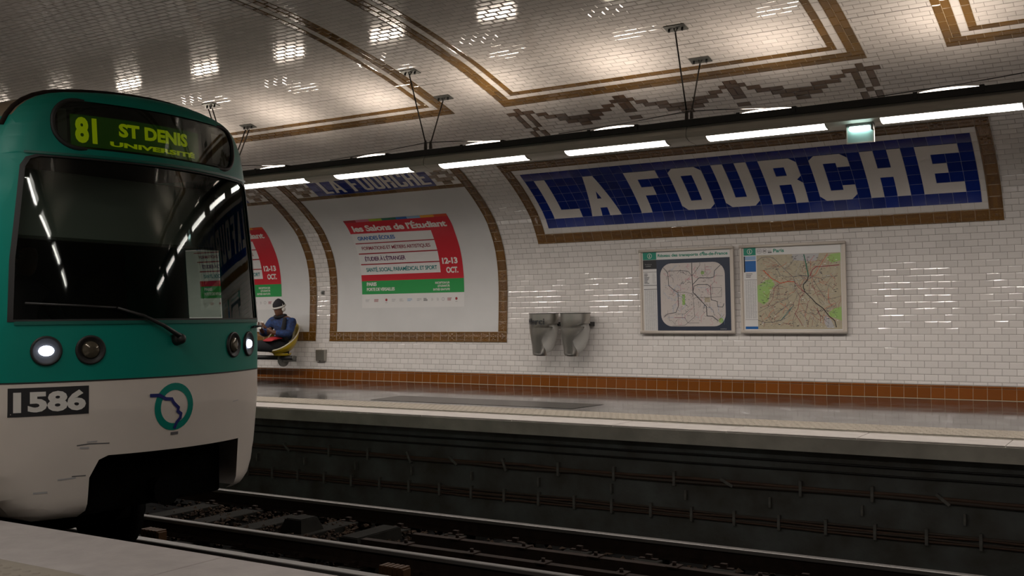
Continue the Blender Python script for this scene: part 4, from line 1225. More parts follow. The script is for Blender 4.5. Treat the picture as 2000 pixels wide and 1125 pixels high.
m_ = MB(); m_.tube([(-12.28, 12.70, .455), (-12.255, 12.70, .455)], .040, 14); m_.build('end_cap', [GALV], t)
for x in (PX - .02, -13.9):
    m_ = MB(); m_.tube([(x - .012, 12.74, .43), (x + .012, 12.74, .43)], .125, 20); m_.build('round_bracket', [GALV], t)
    m_ = MB(); m_.bbox(x - .02, x + .02, 12.70, 13.04, .38, .47, .006); m_.build('wall_arm', [GALV], t)

def skin_obj(name, joints, edges, mt, parent, root=0, sub=2, loc=None):
    """joints: (x,y,z,r) in world space"""
    L = Vector(loc) if loc is not None else world_loc(parent)
    me = bpy.data.meshes.new(name)
    me.from_pydata([tuple(Vector(j[:3]) - L) for j in joints], edges, [])
    o = bpy.data.objects.new(name, me); COL.objects.link(o)
    if parent: o.parent = parent; o.location = L - world_loc(parent)
    else: o.location = L
    LOC[o.name] = L
    md = o.modifiers.new('skin', 'SKIN'); md.use_smooth_shade = True; md.use_x_symmetry = False
    for i, j in enumerate(joints):
        sv = me.skin_vertices[0].data[i]
        r = j[3]; sv.radius = (r, r) if not isinstance(r, tuple) else r
        sv.use_root = (i == root)
    ss = o.modifiers.new('sub', 'SUBSURF'); ss.levels = sub; ss.render_levels = sub
    me.materials.append(mt)
    return o

def head_mesh(c, fwd, r=.098):
    """simple sculpted head: skull, jaw, brow, nose, lips, ears"""
    fwd = Vector(fwd).normalized(); up = Vector((0, 0, 1)); up = (up - fwd * up.dot(fwd)).normalized(); sd = up.cross(fwd)
    m_ = MB(); n = 20; rings = []
    for z, w, f_, bk in ((1.18, .10, .10, .12), (1.12, .38, .40, .45), (.95, .62, .70, .80), (.65, .78, .88, 1.0), (.30, .80, .94, 1.04), (0.0, .79, .92, .98),
                        (-.30, .74, .90, .86), (-.60, .66, .90, .62), (-.88, .50, .88, .40), (-1.08, .34, .80, .22), (-1.16, .20, .62, .05)):
        ring = []
        for k in range(n):
            a = 2 * math.pi * k / n; ca, sa = math.cos(a), math.sin(a)
            d = (f_ if ca > 0 else bk) * ca
            ex = 0
            if abs(a) < .2 or abs(a - 2 * math.pi) < .2:
                if -.35 < z < .05: ex = .16 if z < -.1 else .10
                if -.7 < z < -.5: ex = .05
            if (0.25 < a < .45 or 2 * math.pi - .45 < a < 2 * math.pi - .25) and -.05 < z < .1: ex = -.07
            ring.append(Vector(c) + (fwd * (d + ex) + sd * (w * sa) + up * z) * r)
        rings.append(ring)
    m_.loft(rings[::-1])
    for s_ in (-1, 1): m_.ball(Vector(c) + sd * s_ * .80 * r - fwd * .05 * r + up * (-.05) * r, (r * .18, r * .12, r * .26), 8)
    return m_, fwd, sd, up
# --- seated person, facing the tracks, looking down at a phone
HC = Vector((-12.46, 12.56, 1.265))
t = thing('person', 'person in blue tartan jacket, white-trimmed black hat and headphones, seated in yellow seat', 'person', (PX, 12.62, .1))
hip = (PX, 12.70, .67)
J = [hip + (.12,), (PX, 12.72, .80, .125), (PX + .01, 12.71, .95, .14), (PX + .02, 12.67, 1.07, .12), (PX + .03, 12.62, 1.15, .06), (PX + .045, 12.59, 1.205, .055),
     (PX - .12, 12.60, .64, .095), (PX - .36, 12.28, .66, .075), (PX - .40, 12.22, .62, .06), (PX - .50, 12.16, .36, .05), (PX - .52, 12.14, .12, .038), (PX - .58, 12.04, .085, .035),
     (PX + .08, 12.58, .64, .095), (PX - .12, 12.18, .66, .075), (PX - .16, 12.12, .62, .06), (PX - .28, 12.06, .36, .05), (PX - .30, 12.04, .12, .038), (PX - .36, 11.94, .085, .035),
     (PX - .17, 12.66, 1.06, .07), (PX - .22, 12.56, .86, .05), (PX - .12, 12.34, .90, .036), (PX - .06, 12.27, .96, .028),
     (PX + .20, 12.66, 1.06, .07), (PX + .26, 12.56, .86, .05), (PX + .14, 12.34, .88, .036), (PX + .07, 12.27, .95, .028)]
E_ = [(0, 1), (1, 2), (2, 3), (3, 4), (4, 5), (0, 6), (6, 7), (7, 8), (8, 9), (9, 10), (10, 11), (0, 12), (12, 13), (13, 14), (14, 15), (15, 16), (16, 17),
      (3, 18), (18, 19), (19, 20), (20, 21), (3, 22), (22, 23), (23, 24), (24, 25)]
skin_obj('body', J, E_, SKIN, t)
m_, fw, sd, up = head_mesh(HC, (-.10, -1, -.22)); hd = m_.build('head', [SKIN], t)
# hands around the phone
for sg, w in ((-1, (PX - .06, 12.27, .96)), (1, (PX + .07, 12.27, .95))):
    w = Vector(w); cx = PX + .005
    J2 = [(w.x, w.y, w.z, .024), (w.x - sg * .02, w.y - .045, w.z + .03, .026)]; E2 = [(0, 1)]
    for k in range(4):
        b0 = Vector((w.x - sg * .012, w.y - .07 + k * .004, w.z + .02 + k * .019))
        i = len(J2); J2 += [(b0.x, b0.y, b0.z, .010), (b0.x - sg * .012, b0.y - .022, b0.z + .008, .009), (b0.x - sg * (.030 + .003 * k), b0.y - .024, b0.z + .012, .008)]
        E2 += [(1, i), (i, i + 1), (i + 1, i + 2)]
    i = len(J2); J2 += [(w.x - sg * .03, w.y - .035, w.z + .065, .011), (w.x - sg * .036, w.y - .04, w.z + .09, .010)]; E2 += [(1, i), (i, i + 1)]
    skin_obj('hand', J2, E2, SKIN, t, sub=1)
# jacket, trousers
J = [(PX, 12.70, .72, .150), (PX, 12.72, .83, .162), (PX + .01, 12.71, .94, .178), (PX + .02, 12.67, 1.06, .155), (PX + .025, 12.63, 1.12, .09),
     (PX - .20, 12.66, 1.05, .095), (PX - .255, 12.55, .85, .075), (PX - .13, 12.36, .895, .055),
     (PX + .23, 12.66, 1.05, .095), (PX + .29, 12.55, .85, .078), (PX + .15, 12.36, .875, .058)]
skin_obj('jacket', J, [(0, 1), (1, 2), (2, 3), (3, 4), (3, 5), (5, 6), (6, 7), (3, 8), (8, 9), (9, 10)], JACK, t)
J = [(PX, 12.69, .675, .13), (PX - .12, 12.60, .645, .11), (PX - .36, 12.28, .665, .09), (PX - .40, 12.22, .62, .075), (PX - .50, 12.16, .36, .065), (PX - .52, 12.14, .17, .055),
     (PX + .08, 12.58, .645, .11), (PX - .12, 12.18, .665, .09), (PX - .16, 12.12, .62, .075), (PX - .28, 12.06, .36, .065), (PX - .30, 12.04, .17, .055)]
skin_obj('trousers', J, [(0, 1), (1, 2), (2, 3), (3, 4), (4, 5), (0, 6), (6, 7), (7, 8), (8, 9), (9, 10)], BLKC, t)
for x, yf in ((PX - .55, 12.10), (PX - .33, 12.00)):
    m_ = MB()
    m_.loft([[(x + .045 * math.cos(a), yf + .12 * math.sin(a), z) for a in [2 * math.pi * k / 12 for k in range(12)]] for z in (.078, .10, .125)])
    m_.loft([[(x + .03 + .040 * math.cos(a), yf + .045 + .055 * math.sin(a), z) for a in [2 * math.pi * k / 12 for k in range(12)]] for z in (.12, .17)])
    m_.build('shoe', [WHTC], t)
# collar, dark shoulder panels
m_ = MB(); m_.tube([(PX + .03 + .085 * math.cos(a), 12.62 + .085 * math.sin(a), 1.145 + .012 * math.sin(a)) for a in [2 * math.pi * k / 14 for k in range(15)]], .028, 8, cap=False); m_.build('collar', [BLKC], t)
m_ = MB(); m_.tube([(PX + .21, 12.54, 1.11), (PX + .23, 12.50, 1.0), (PX + .20, 12.50, .88), (PX + .21, 12.56, .76)], [.03, .035, .04, .04], 8); m_.build('sleeve_panel', [BLKC], t)
# hat with white trim, headphones
m_ = MB(); rings = []
for z, r in ((.22, 1.02), (.55, 1.08), (.9, 1.02), (1.25, .78), (1.55, .42), (1.68, .12)):
    rings.append([HC + (fw * (math.cos(a) * r * .98 - .08) + sd * math.sin(a) * r * .90 + up * (z + .12 * -math.cos(a) * (1 if z < .6 else .2))) * .1 for a in [2 * math.pi * k / 18 for k in range(18)]])
m_.loft(rings, cap=True); hat = m_.build('hat', [BLKC], t)
m_ = MB(); m_.tube([HC + (fw * (math.cos(a) * 1.04 - .06) + sd * math.sin(a) * .98 + up * (.36 - .12 * math.cos(a))) * .1 for a in [2 * math.pi * k / 18 for k in range(19)]], .017, 7, cap=False); m_.build('hat_trim', [WHTC], hat)
for sg in (-1, 1):
    m_ = MB(); m_.ball(HC + (sd * sg * .98 - fw * .12 - up * .12) * .1, (.028, .036, .04), 12); m_.build('earphone_cup', [WHTC], t)
m_ = MB(); m_.tube([HC + (sd * math.cos(a) * 1.02 + up * math.sin(a) * 1.45 - fw * .12) * .1 for a in [math.pi * k / 10 for k in range(11)]], .009, 6); m_.build('headband', [WHTC], t)
ph = thing('phone', 'pale phone held by the seated person in the blue jacket', 'phone', (PX + .005, 12.20, .97))
Mx = Matrix.Translation((PX + .005, 12.205, 1.0)) @ Matrix.Rotation(math.radians(-30), 4, 'X')
b = MB(); b.bbox(-.036, .036, -.004, .004, -.07, .07, .003, M=Mx); b.build('phone_body', [WHTC], ph)
b = MB(); b.box(-.032, .032, .0041, .0048, -.063, .063, M=Mx); b.build('phone_screen', [BLACKP], ph)
bg = thing('red_bag', 'red cloth bag lying on the lap of the seated person', 'bag', (PX + .05, 12.42, .75))
m_ = MB(); m_.loft([[(PX + .08 + .11 * math.cos(a), y, .765 + r * .028 * (1 + math.sin(a)) - (12.52 - y) * .12) for a in [2 * math.pi * k / 12 for k in range(12)]] for y, r in ((12.54, .3), (12.50, .9), (12.42, 1.1), (12.34, .9), (12.28, .4))])
m_.build('bag_body', [REDC], bg)
m_ = MB(); m_.tube([(PX + .02, 12.50, .82), (PX + .05, 12.53, .87), (PX + .10, 12.52, .87), (PX + .13, 12.48, .82)], .007, 6); m_.build('bag_strap', [WHTC], bg)

# ================================================================== TRACKS
def rail(name, y, zt, label, mt_top=RAILM, hw=.036, cat='rail', grp='running rails'):
    t = thing(name, label, cat, (-10, y, zt - .16), grp)
    b = MB(); b.prism([(y - hw, zt - .035), (y - hw, zt - .006), (y - hw + .008, zt), (y + hw - .008, zt), (y + hw, zt - .006), (y + hw, zt - .035)], XL, XR)
    b.build('rail_head', [mt_top], t)
    b = MB(); b.prism([(y - .012, zt - .035), (y + .012, zt - .035), (y + .012, zt - .13), (y + .07, zt - .15), (y + .07, zt - .16), (y - .07, zt - .16), (y - .07, zt - .15), (y - .012, zt - .13)], XL, XR)
    b.build('rail_web', [RUST], t)
    return t
rail('rail', 8.68, -.90, 'far rail of the empty track, next to the sooty platform wall')
rail('rail', 7.14, -.90, 'near rail of the empty track, in front of the concrete blocks')
rail('rail', 5.81, -.90, 'far rail under the train')
rail('rail', 4.31, -.90, 'near rail under the train')
rail('third_rail', 6.42, -.915, 'third rail lying between the two tracks beside the near platform edge', hw=.055, cat='rail', grp='third rails')
def sleeper(x, y0, y1, label, grp):
    t = thing('sleeper', label, 'sleeper', (x, (y0 + y1) / 2, -1.14), grp)
    b = MB(); b.bbox(x - .13, x + .13, y0, y1, -1.15, -1.062, .012); b.build('concrete_block', [SOOT], t)
    for yr in ((7.14, 8.68) if y1 > 7 else (4.31, 5.81)):
        b = MB(); b.bbox(x - .09, x + .09, yr - .13, yr + .13, -1.066, -1.052, .004); b.bbox(x - .03, x + .03, yr + .075, yr + .12, -1.055, -1.02, .005); b.bbox(x - .03, x + .03, yr - .12, yr - .075, -1.055, -1.02, .005)
        b.build('rail_fastening', [RUST], t)
    return t
first = sleeper(-9.6, 6.72, 9.1, 'concrete sleeper of the empty track', 'sleepers of the empty track')
for i in range(1, 13):
    c = copy_tree(first, (-9.6 + .7 * i, 7.91, -1.14)); 
s2 = sleeper(-9.6, 3.9, 6.2, 'dark sleeper of the near track, hidden in the shade', 'sleepers of the near track')
for i in range(1, 10): copy_tree(s2, (-9.6 + .8 * i, 5.05, -1.14))
def block(name, label, cat, x0, x1, y0, y1, z0, z1, mt, top=0.03):
    t = thing(name, label, cat, ((x0 + x1) / 2, (y0 + y1) / 2, z0))
    b = MB()
    b.add([(x0, y0, z0), (x1, y0, z0), (x1, y1, z0), (x0, y1, z0), (x0 + top, y0 + top, z1), (x1 - top, y0 + top, z1), (x1 - top, y1 - top, z1), (x0 + top, y1 - top, z1)],
          [(0, 3, 2, 1), (4, 5, 6, 7), (0, 1, 5, 4), (1, 2, 6, 5), (2, 3, 7, 6), (3, 0, 4, 7)])
    bd = b.build('box_body', [mt], t)
    b = MB(); b.bbox(x0 + top + .01, x1 - top - .01, y0 + top + .01, y1 - top - .01, z1 - .001, z1 + .008, .003); b.build('box_lid', [SOOT], bd)
    return t
block('signal_box', 'small concrete signal box between the rails of the empty track', 'box', -7.76, -7.44, 7.80, 8.14, -1.08, -.935, SOOT, .05)
block('track_block', 'concrete end block where the low guard rails of the empty track begin', 'concrete block', -6.80, -6.55, 7.62, 8.30, -1.10, -.985, SOOT, .015)
for y, x0, l in ((7.55, -6.42, 'front low guard rail running right between the running rails'), (7.97, -6.15, 'rear low guard rail running right between the running rails')):
    t = thing('guard_rail', l, 'guard rail', (x0, y, -1.05), 'guard rails between the rails')
    b = MB(); b.box(x0, 1.5, y - .04, y + .04, -.955, -.945); b.box(x0, 1.5, y - .04, y - .03, -1.05, -.955); b.build('steel_channel', [RUST], t)
    for k in range(7):
        x = x0 + .5 + k * .72; b = MB(); b.bbox(x - .05, x + .05, y - .07, y + .07, -.946, -.934, .003); b.tube([(x, y, -.935), (x, y, -.905)], .018, 6); b.build('bolt', [RUST], t)
t = thing('insulator_block', 'brown ribbed insulator block beside the third rail', 'insulator', (-5.5, 6.78, -1.12), 'third rail insulators')
b = MB()
for k in range(5): b.bbox(-5.62 + k * .05, -5.585 + k * .05, 6.80, 6.92, -1.14, -.945, .006)
b.bbox(-5.63, -5.37, 6.81, 6.91, -1.14, -.96, .006); b.build('ribbed_ceramic', [CERAM], t)
for x in (-8.5, -2.5):
    c = copy_tree(t, (x, 6.78, -1.12)); c['label'] = 'brown ribbed insulator block beside the third rail'
t['label'] = 'brown ribbed insulator block beside the third rail'

# loose ballast between the rails
rg = np.random.RandomState(9); Vs = []; F = []
for i in range(2600):
    x = rg.uniform(-10.5, 1.0) if i > 1300 else rg.uniform(-9.5, -6.3); y = rg.uniform(6.75, 9.3) if i % 4 else rg.uniform(6.0, 9.5)
    r = rg.uniform(.018, .042); o = len(Vs); h = -1.125 + rg.uniform(0, .03) + (.03 if 7.3 < y < 8.6 else 0)
    A = rg.uniform(0, 6.28, 3); q_ = Matrix.Rotation(A[0], 3, 'X') @ Matrix.Rotation(A[1], 3, 'Y')
    for p in ((1, 0, 0), (-1, 0, 0), (0, 1, 0), (0, -1, 0), (0, 0, 1), (0, 0, -1)):
        v = q_ @ (Vector(p) * r * rg.uniform(.6, 1.2)); Vs.append((x + v.x, y + v.y, h + v.z * .8))
    F += [(o, o + 2, o + 4), (o + 2, o + 1, o + 4), (o + 1, o + 3, o + 4), (o + 3, o, o + 4), (o + 2, o, o + 5), (o + 1, o + 2, o + 5), (o + 3, o + 1, o + 5), (o, o + 3, o + 5)]
o = put('ballast', mesh('ballast', Vs, F, [BALL]))
tag(o, 'dark loose ballast stones between the rails', 'ballast', kind='stuff')

# cables along the sooty wall, with clamps, hooks and two groove lines
def cable(z, y, r, label, x0=XL, x1=XR, w=.01, name='wall_cable', mt=WCAB):
    rr_ = random.Random(int(abs(z) * 1000)); m_ = MB()
    m_.tube([(x0 + (x1 - x0) * i / 60, y, z + rr_.uniform(-w, w)) for i in range(61)], r, 6)
    o = m_.build(name, [mt], None, (x0, y, z)); tag(o, label, 'cable', 'cables on the trackside wall'); return o
cable(-.256, 9.607, .011, 'topmost dark wall groove under the far platform lip, drawn as a thin tube', w=.003, mt=CABLE)  # black tube added to draw a dark formwork groove in the wall
cable(-.335, 9.607, .010, 'second dark wall groove under the far platform lip, drawn as a thin tube', w=.004, mt=CABLE)  # also a groove in the wall, drawn as a black tube
cable(-.492, 9.60, .016, 'upper cable of the clamped pair on the trackside wall', mt=WRUST)
cable(-.522, 9.598, .018, 'lower cable of the clamped pair on the trackside wall')
for i, z in enumerate((-.80, -.822, -.846, -.868)):
    cable(z, 9.60, .012, ['highest', 'second', 'third', 'lowest'][i] + ' cable of the low four-cable bundle near the rail', mt=WRUST if i % 2 else WCAB)
def clamp(x, z0, z1, tilt, label, grp, w=.014):
    Mx = Matrix.Translation((x, 9.59, (z0 + z1) / 2)) @ Matrix.Rotation(tilt, 4, 'Y')
    b = MB(); h = (z1 - z0) / 2; b.bbox(-w, w, -.014, .03, -h, h, .004, M=Mx)
    o = b.build('cable_clamp', [GALVD], None, (x, 9.59, (z0 + z1) / 2)); tag(o, label, 'clamp', grp); return o
GALVD = mat('sooty_steel', (0.20, 0.195, 0.175), rough=0.7, noise=0.4, nscale=20)
up = [-10.1, -9.39, -8.69, -8.08, -7.47, -6.85, -6.17, -5.5, -4.85, -4.19, -3.65, -2.94, -2.3, -1.71, -1.0, -.4]
tl = {-9.39: -.9, -7.47: -.45, -6.85: -.95, -6.17: -.35, -3.65: -1.1, -1.71: -.9}
for x in up:
    if x in tl: clamp(x, -.57, -.43, tl[x], 'tilted clamp on the upper cable pair', 'tilted clamps of the upper cable pair')
    else: clamp(x, -.57, -.43, 0, 'upright clamp on the upper cable pair', 'upright clamps of the upper cable pair')
x = -10.5
while x < .3: clamp(x, -.90, -.76, 0, 'upright clamp on the low cable bundle', 'clamps of the low cable bundle'); x += .4325
for x in (-9.9, -9.09, -8.27, -7.43, -6.6, -5.74, -4.88, -4.07, -3.23, -2.39, -1.54, -.7):
    clamp(x, -.70, -.605, 0, 'empty upright hook between the two cable runs', 'empty hooks on the trackside wall', .011)

# each fixing in view is told apart by its place, counted from the train's edge
ORD = ['first', 'second', 'third', 'fourth', 'fifth', 'sixth', 'seventh', 'eighth', 'ninth', 'tenth', 'eleventh', 'twelfth', 'thirteenth', 'fourteenth', 'fifteenth',
       'sixteenth', 'seventeenth', 'eighteenth', 'nineteenth', 'twentieth']
def count_off(grp, x0, x1, text):
    os_ = sorted([o for o in COL.objects if o.get('group') == grp and x0 < o.location.x < x1], key=lambda o: o.location.x)
    for o, w in zip(os_, ORD): o['label'] = text % w
count_off('clamps of the low cable bundle', -9.8, -1.1, 'upright clamp on the low cable bundle, %s to the right of the train')
count_off('upright clamps of the upper cable pair', -9.8, -1.1, 'upright clamp on the upper cable pair, %s upright one right of the train')
count_off('tilted clamps of the upper cable pair', -9.8, -1.1, 'tilted clamp on the upper cable pair, %s tilted one right of the train')
count_off('empty hooks on the trackside wall', -9.8, -1.1, 'empty upright hook between the cable runs, %s to the right of the train')
count_off('sleepers of the empty track', -8.5, -4.5, 'concrete sleeper of the empty track, %s visible one from the train')
count_off('third rail insulators', -8.6, -8.4, 'brown ribbed insulator block close under the train front%.0s')
count_off('third rail insulators', -5.6, -5.4, 'brown ribbed insulator block near the platform edge, clear of the train%.0s')

# ================================================================== THE TRAIN
YC = 5.06
HALF0 = [(0, -.22), (.88, -.22), (1.0, -.17), (1.08, -.06), (1.125, .10), (1.165, .5), (1.175, .9), (1.16, 1.1), (1.115, 1.7), (1.05, 2.2), (1.0, 2.40), (.93, 2.53),
        (.82, 2.615), (.66, 2.66), (.35, 2.69), (0, 2.70)]
HALF = HALF0[:6]
for i_ in range(6, len(HALF0) - 1):
    p0, p1, p2 = HALF0[i_ - 1], HALF0[i_], HALF0[i_ + 1]; p3 = HALF0[i_ + 2] if i_ + 2 < len(HALF0) else (-p1[0], p1[1])
    for t_ in ((0, .5) if i_ > 8 else (0,)):
        HALF.append(tuple(.5 * (2 * b_ + (c_ - a_) * t_ + (2 * a_ - 5 * b_ + 4 * c_ - d_) * t_ * t_ + (3 * b_ - a_ - 3 * c_ + d_) * t_ ** 3) for a_, b_, c_, d_ in zip(p0, p1, p2, p3)))
HALF.append(HALF0[-1])
OUT = HALF + [(-y, z) for y, z in HALF[-2:0:-1]]
def _dist(y, z):
    d = 9
    for (a, b_), (c, e) in zip(OUT, OUT[1:] + OUT[:1]):
        vx, vz = c - a, e - b_; l2 = vx * vx + vz * vz
        t_ = max(0, min(1, ((y - a) * vx + (z - b_) * vz) / l2)); d = min(d, math.hypot(y - a - t_ * vx, z - b_ - t_ * vz))
    return d
RN = .11
def nose(y, z, h=0.0):
    """point on the cab front; y from the centre line"""
    x = -6.02 - .27 * y * y
    if z > 1.1: x -= .08 * (z - 1.1)
    if z < .5: x -= .08 * (.5 - z)
    d = _dist(y, z) if (abs(y) > .6 or z > 2.2 or z < .1) else 9
    if d < RN: x -= RN - math.sqrt(max(0, RN * RN - (RN - d) ** 2))
    return Vector((x + h, YC + y, z))
train = thing('metro_train', 'green and white metro train with lit sign arriving at left', 'train', (-13, YC, -.90))
def half_at(z):
    for (a, b_), (c, e) in zip(HALF[1:-1], HALF[2:]):
        if b_ <= z <= e: return a + (c - a) * (z - b_) / (e - b_)
ZT = .70; ZR = 2.60
hT = half_at(ZT)
up_pts = [(hT, ZT)] + [(y, z) for y, z in HALF if z > ZT]
upper = up_pts + [(-y, z) for y, z in up_pts[-2::-1]]
wsh = [(-1.085, 1.10), (1.085, 1.10), (1.06, 1.5), (.985, 2.12), (.955, 2.175), (.90, 2.195), (-.90, 2.195), (-.955, 2.175), (-.985, 2.12), (-1.06, 1.5)]
led = rrect(-.80, .76, 2.262, 2.592, .15, 8)
lay('front_hood', [(upper, [wsh[::-1], led[::-1]], 0, 0)], [TEAL], nose, ustep=.05, vstep=.05, parent=train)
lo_pts = [(y, z) for y, z in HALF if z < ZT and y > 0.8]
open_ = [(.735, -.22), (.735, .175), (-.50, .19), (-.56, .165), (-.615, .05), (-.62, -.22)]
lower = [(hT, ZT)] + lo_pts[::-1] + open_ + [(-y, z) for y, z in lo_pts] + [(-hT, ZT)]
lay('front_skirt', [(lower[::-1], [], 0, 0)], [WPNT], nose, ustep=.05, vstep=.05, parent=train)
# sides, roof, floor of the car body
XE = -21.0
def side_ring(x): return [Vector((x, YC + y, z)) for y, z in OUT]
e0 = [nose(y, z) for y, z in OUT]
nO = len(OUT)
win = (-7.24, -6.83, 1.12, 1.72)
Vs = []; F = []; MI = []
xs = [None, -6.83, -7.24, -8.1, XE]
rings = [e0] + [side_ring(x) for x in xs[1:]]
for r_i in rings: Vs += r_i
for i in range(len(rings) - 1):
    for k in range(nO):
        z0, z1 = OUT[k][1], OUT[(k + 1) % nO][1]; zm = (z0 + z1) / 2; ym = (OUT[k][0] + OUT[(k + 1) % nO][0]) / 2
        if zm < -.1 and abs(ym) < .8 or (OUT[k][0] == 0 and z0 < 0): continue
        if i == 1 and ym > .9 and 1.1 <= zm <= 1.7 and z0 >= 1.09 and z1 <= 1.71: continue   # the cab's side window
        F.append((i * nO + k, i * nO + (k + 1) % nO, (i + 1) * nO + (k + 1) % nO, (i + 1) * nO + k))
        MI.append(0 if zm < .5 else (1 if zm < 2.45 else 2))
o = put('car_body', mesh('car_body', Vs, F, [WPNT, TEAL, ROOFM], MI, smooth=True), train)
m_ = MB(); m_.add(side_ring(XE), [tuple(range(nO))]); m_.build('rear_end', [DARK], train)
# dark rubber line along the roof's front edge
m_ = MB(); seg = [nose(y * 1.0, z, -.05) + Vector((0, 0, .006)) for y, z in OUT if z > 2.38]; m_.tube(seg, .022, 6); m_.build('roof_edge_strip', [RUST], train)
# windscreen
lay('windscreen', [(wsh, [], 0, -.012)], [GLASS], nose, ustep=.08, vstep=.08, parent=train)
ins = [(y * .978, 1.10 + (z - 1.10) * .985 + .010) for y, z in wsh]
lay('windscreen_seal', [([(y * 1.004, 1.645 + (z - 1.645) * 1.01) for y, z in wsh], [ins[::-1]], 0, .006)], [DARK], nose, ustep=.06, vstep=.06, parent=train)
for gb in ((rrect(-1.06, 1.06, 1.075, 1.098, .008, 3), [], 0, .012), (rrect(-.97, .97, 2.205, 2.222, .007, 3), [], 0, .014)):
    lay('green_glazing_bar', [gb], [TEALD], nose, ustep=.08, vstep=None, parent=train)
lay('black_belt_line', [rect(-hT + .004, hT - .004, ZT - .006, ZT + .004, 0, .002)], [DARK], nose, ustep=.05, vstep=None, parent=train)
# destination display
d = lay('destination_display', [(led, [], 0, -.035)], [DARK], nose, ustep=.1, vstep=.06, parent=train)
m_ = MB()
fr_ = [nose(y, z, .004) for y, z in led]; m_.tube(fr_ + [fr_[0]], .016, 6, cap=False); m_.build('display_rim', [DARK], d)
lay('display_screen', [rect(-.68, .34, 2.282, 2.50, 0, -.030)], [LEDG], nose, ustep=.1, vstep=None, parent=d)
lay('display_side_glass', [rect(.50, .66, 2.30, 2.53, 0, -.028), rect(-.755, -.70, 2.31, 2.53, 0, -.028)], [CABL], nose, ustep=.1, vstep=None, parent=d)
text('lit_words', [('81', -.655, -.515, 2.305, 2.485, 0, -.024, .05), ('ST DENIS', -.365, .215, 2.375, 2.472, 0, -.024, .045), ('UNIVERSIT\u00c9', -.43, .285, 2.302, 2.345, 0, -.024, .045)],
     [LEDY], nose, d)
lay('display_glass', [(rrect(-.79, .75, 2.272, 2.582, .14, 8), [], 0, .001)], [GLASS], nose, ustep=.1, vstep=.08, parent=d)
# number plate
pl_ = lay('number_plate', [rect(-1.085, -.64, .482, .668, 0, .003)], [BLACKP], nose, ustep=.05, vstep=.06, parent=train)
text('number', [('1586', -1.06, -.66, .508, .645, 0, .006, .045)], [WLET], nose, pl_)
# round emblem: green ring with a dark blue profile line
def ring_pts(r1, r2, cy, cz): return (circ(cy, cz, r1, 32), [circ(cy, cz, r2, 32)[::-1]], 0, .003)
emb = lay('round_emblem', [ring_pts(.168, .118, -.02, .485)], [TEAL], nose, ustep=.05, vstep=.05, parent=train)
pr = [(-.22, .575), (-.15, .572), (-.10, .545), (-.05, .54), (-.035, .515), (-.02, .50), (.01, .475), (.005, .45), (.035, .43), (.03, .40), (.0, .37), (-.015, .335)]
lay('blue_profile_line', ribbon(pr, .024, 0, .006), [mat('navy_blue_paint', (.015, .02, .14), rough=.35)], nose, parent=emb, vstep=None)
lay('small_label', [rect(-.045, .02, .285, .305, 0, .003)], [GREYP], nose, parent=train, vstep=None)
# scratches on the skirt
P = ribbon([(-.70, .272), (-.63, .278), (-.50, .272)], .007, 0, .0025) + ribbon([(-.64, .29), (-.58, .292)], .008, 1, .0025) + ribbon([(-.68, .255), (-.63, .252)], .012, 1, .0025) + \
    ribbon([(-.80, .055), (-.70, .06)], .010, 1, .0025) + ribbon([(-.72, .07), (-.64, .068)], .006, 0, .0025) + ribbon([(-.93, -.02), (-.86, -.02)], .012, 1, .0025) + ribbon([(.62, .47), (.70, .475)], .006, 1, .0025)
lay('scratches', P, [GREYP, LGREYP], nose, vstep=None, parent=train)
# lamps
for y, lit in ((-.885, True), (-.63, False), (.625, False), (.875, True)):
    c = nose(y, .905); nx = Vector((1, .54 * y, 0)).normalized(); u = Vector((-nx.y, nx.x, 0)); w = Vector((0, 0, 1))
    def disc(r, h): return [c + nx * h + (u * math.cos(2 * math.pi * k / 28) + w * math.sin(2 * math.pi * k / 28)) * r for k in range(28)]
    m_ = MB(); m_.loft([disc(.098, -.02), disc(.098, .012), disc(.088, .018), disc(.078, .006)], cap=False); m_.loft([disc(.078, .006), disc(.001, .004)], cap=False)
    hl = m_.build('headlight' if lit else 'marker_light', [DARK], train)
    if lit:
        m_ = MB(); m_.loft([[c + nx * (.006 + hz) + u * (.048 * s_ * math.cos(a)) + w * (.034 * s_ * math.sin(a)) for a in [2 * math.pi * k / 20 for k in range(20)]] for s_, hz in ((1, 0), (.9, .012), (.3, .018))])
        m_.build('lit_lens', [HEADM], hl)
    else:
        m_ = MB(); m_.loft([disc(.062, .007), disc(.05, .02), disc(.02, .028)]); m_.build('lens', [LENSM], hl)
# wiper
m_ = MB(); pv = nose(0.0, .965, .02)
m_.tube([nose(0, .965, 0), nose(0, .965, .05)], [.05, .035], 12); m_.ball(pv + Vector((.02, 0, 0)), .038, 12); wp_ = m_.build('wiper_pivot', [DARK], train)
m_ = MB(); m_.tube([nose(0, .975, .05), nose(-.15, 1.06, .05), nose(-.30, 1.13, .045), nose(-.47, 1.185, .03)], [.018, .014, .012, .009], 6); m_.build('wiper_arm', [DARK], wp_)
m_ = MB(); m_.tube([nose(y, z, .012) for y, z in ((-.47, 1.185), (-.7, 1.20), (-1.0, 1.215))], .009, 6); m_.build('wiper_blade', [DARK], wp_)
# grab rail at the far corner
m_ = MB(); m_.tube([nose(.95, 1.035, .0), nose(.96, 1.04, .04), nose(1.06, 1.045, .05), nose(1.12, 1.045, .02)], .009, 6); m_.build('grab_handle', [DARK], train)
